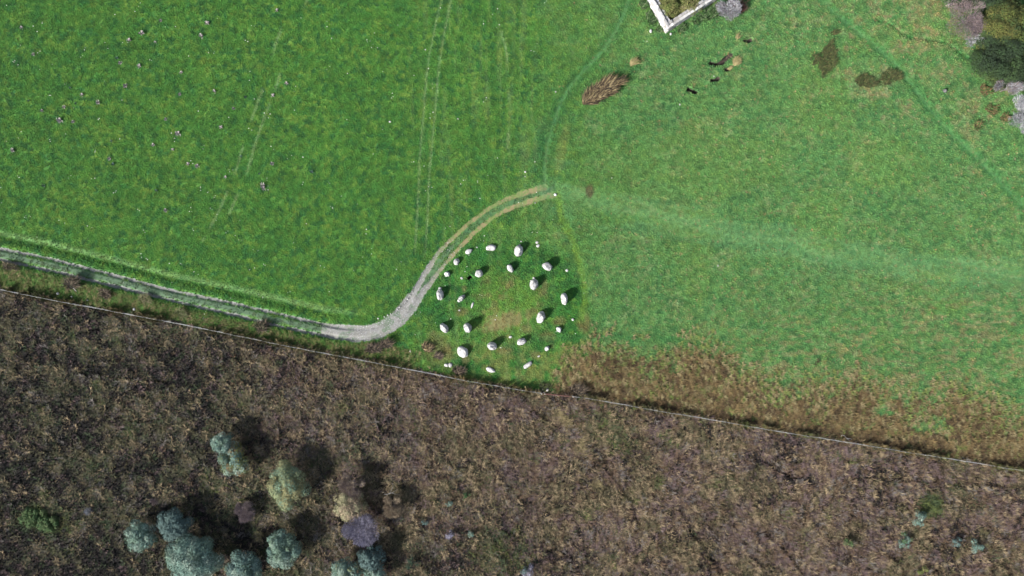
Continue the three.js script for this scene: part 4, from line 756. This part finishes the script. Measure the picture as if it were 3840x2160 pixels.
// ------------------------------------------------------------------ the ruined stone hut at the top
{
  const k = 1, A = [gx(2496), gz(124)], dirL = [gx(2426) - gx(2496), gz(0) - gz(124)], dirR = [gx(2686) - gx(2496), gz(0) - gz(124)];
  const nrm = v => { const m = Math.hypot(...v); return [v[0] / m, v[1] / m]; }, dl = nrm(dirL), dr = nrm(dirR), base = heightAt(...A), g = new THREE.Group(), r = rng(404);
  g.position.set(A[0], base, A[1]);
  const core = new THREE.MeshStandardMaterial({ color: new THREE.Color(0.2, 0.19, 0.175), roughness: 1 });
  const mats = [0.4, 0.34, 0.47, 0.26].map((v, i) => new THREE.MeshStandardMaterial({ color: new THREE.Color(v, v * 0.985, v * (i === 1 ? 1 : 0.97)), roughness: 0.95, flatShading: true }));
  const geos = [1, 2, 3, 4].map(s => { const q0 = rng(s * 77), b = new THREE.BoxGeometry(1, 1, 1, 2, 2, 2), p = b.attributes.position; const seen = new Map(); for (let i = 0; i < p.count; i++) { const key = [p.getX(i), p.getY(i), p.getZ(i)].map(t => t.toFixed(2)).join(); let j = seen.get(key); if (!j) { j = [(q0() - 0.5) * 0.16, (q0() - 0.5) * 0.16, (q0() - 0.5) * 0.16]; seen.set(key, j); } const x = p.getX(i), y = p.getY(i), z = p.getZ(i), e = 1 - 0.1 * (Math.abs(x) + Math.abs(y) + Math.abs(z) > 1.2 ? 1 : 0); p.setXYZ(i, (x + j[0]) * e, (y + j[1]) * e, (z + j[2]) * e); } b.computeVertexNormals(); return b; });
  let made = 0;
  function wall(d, out, L, T, H, ridge) {           // along d from the corner, outer face on the side of out; T thick, H high
    const yaw = -Math.atan2(d[1], d[0]), grp = new THREE.Group(); grp.name = 'wall'; g.add(grp);
    const cb = new THREE.Mesh(new THREE.BoxGeometry(L, H + 0.3, T - 0.16), core); cb.position.set(d[0] * L / 2 - out[0] * T / 2, H / 2 - 0.25, d[1] * L / 2 - out[1] * T / 2); cb.rotation.y = yaw; cb.name = 'rubble_core'; grp.add(cb);
    const put = (t, y, off, sx, sy, sz, mi) => { const m = new THREE.Mesh(geos[(r() * 4) | 0], mats[mi ?? ((r() * 4) | 0)]); m.position.set(d[0] * t - out[0] * off, y, d[1] * t - out[1] * off); m.rotation.set((r() - 0.5) * 0.14, yaw + (r() - 0.5) * 0.16, (r() - 0.5) * 0.14); m.scale.set(sx, sy, sz); m.name = 'stone'; grp.add(m); made++; };
    for (let row = 0, y = 0; y < H; row++) { const hh = 0.27 + 0.1 * r(); for (let t = (row % 2) * 0.2; t < L;) { const w = 0.38 + 0.34 * r(); put(t + w / 2, y + hh / 2 - 0.05, 0.1, w * 1.02, hh * 1.04, 0.26 + 0.06 * r()); t += w; } y += hh; }
    for (let t = 0.05; t < L;) { const w = 0.3 + 0.32 * r(), low = ridge * r(); put(t + w / 2, H + 0.02 - low, 0.14, w, 0.22, 0.34); put(t + w / 2 + 0.1, H - 0.02 - low * 1.3, T - 0.16, w * 0.9, 0.24, 0.36, r() < 0.7 ? 3 : 1); t += w; }
  }
  // outward normals: the left wall looks west-south-west, the right wall south-south-east
  wall(dl, [dl[1], -dl[0]], 6.4, 0.75, 1.75, 0.14);
  wall(dr, [-dr[1], dr[0]], 8.6, 0.72, 1.85, 0.2);
  add(g, 'ruined_hut', 'ruined stone hut at the top edge with two white rubble walls meeting at a corner', 'ruin');
  // growth inside and outside the walls
  const pt = (a, b) => [2496 + a * (-70 / 123) * 1 + b * 190 / 123, 124 - a - b];
  leafy('ruin_shrub', 2510, 22, 1.5, 1.6, 2.3, yg, 'yellow-green shrub filling the ruin beside its left wall', 'shrub', { size: 0.09 });
  leafy('ruin_shrub', 2585, 18, 1.6, 1.3, 2.3, yg.concat([C(160, 152, 110)]), 'pale yellowish shrub inside the ruin beside its right wall', 'shrub', { size: 0.09 });
  leafy('ruin_shrub', 2520, 52, 1.0, 0.8, 1.5, yg.concat(dgreen), 'smaller yellow-green shrub in the lower corner of the ruin', 'shrub', { size: 0.09 });
  leafy('ruin_shrub', 2560, -30, 2.4, 1.4, 2.6, dgreen.concat(yg), 'dark shrub inside the ruin cut by the top edge', 'shrub');
  bare('grey_bush', 2738, 33, 1.55, 1.5, 1.7, greyW.concat([mauve[0]]), 'round pale grey leafless bush outside the right wall of the ruin', 'bush', { twigs: 3200, width: 0.015 });
  tussock('rusty_bracken', 2778, 28, 0.5, 0.7, 0.7, [C(150, 104, 100), C(170, 120, 96), C(128, 100, 96)], 0, 360, 'reddish twigs at the right side of the pale grey bush', 'bush', { splay: 0.5 });
  for (const [X, Y, rx, rz, label] of [[2625, 70, 1.2, 0.6, 'dark green nettles along the right wall of the ruin'], [2675, 52, 1.1, 0.8, 'dark green nettles between the right wall and the grey bush'], [2560, 104, 0.9, 0.4, 'low weeds at the foot of the right ruin wall near the corner'], [2438, 70, 0.5, 1.2, 'dark green weeds along the left wall of the ruin'], [2470, 110, 0.35, 0.6, 'small weeds at the left wall close to the ruin corner'], [2412, 20, 0.6, 0.7, 'weeds beside the left ruin wall at the top edge']])
    tussock('nettles', X, Y, rx, rz, 0.45, [C(56, 92, 44), C(74, 112, 54), C(48, 78, 42), C(120, 140, 100)], -0.5, Math.round(520 * rx * rz + 120), label, 'weeds', { splay: 0.5, width: 0.035 });
}
renderer.render(scene, camera);
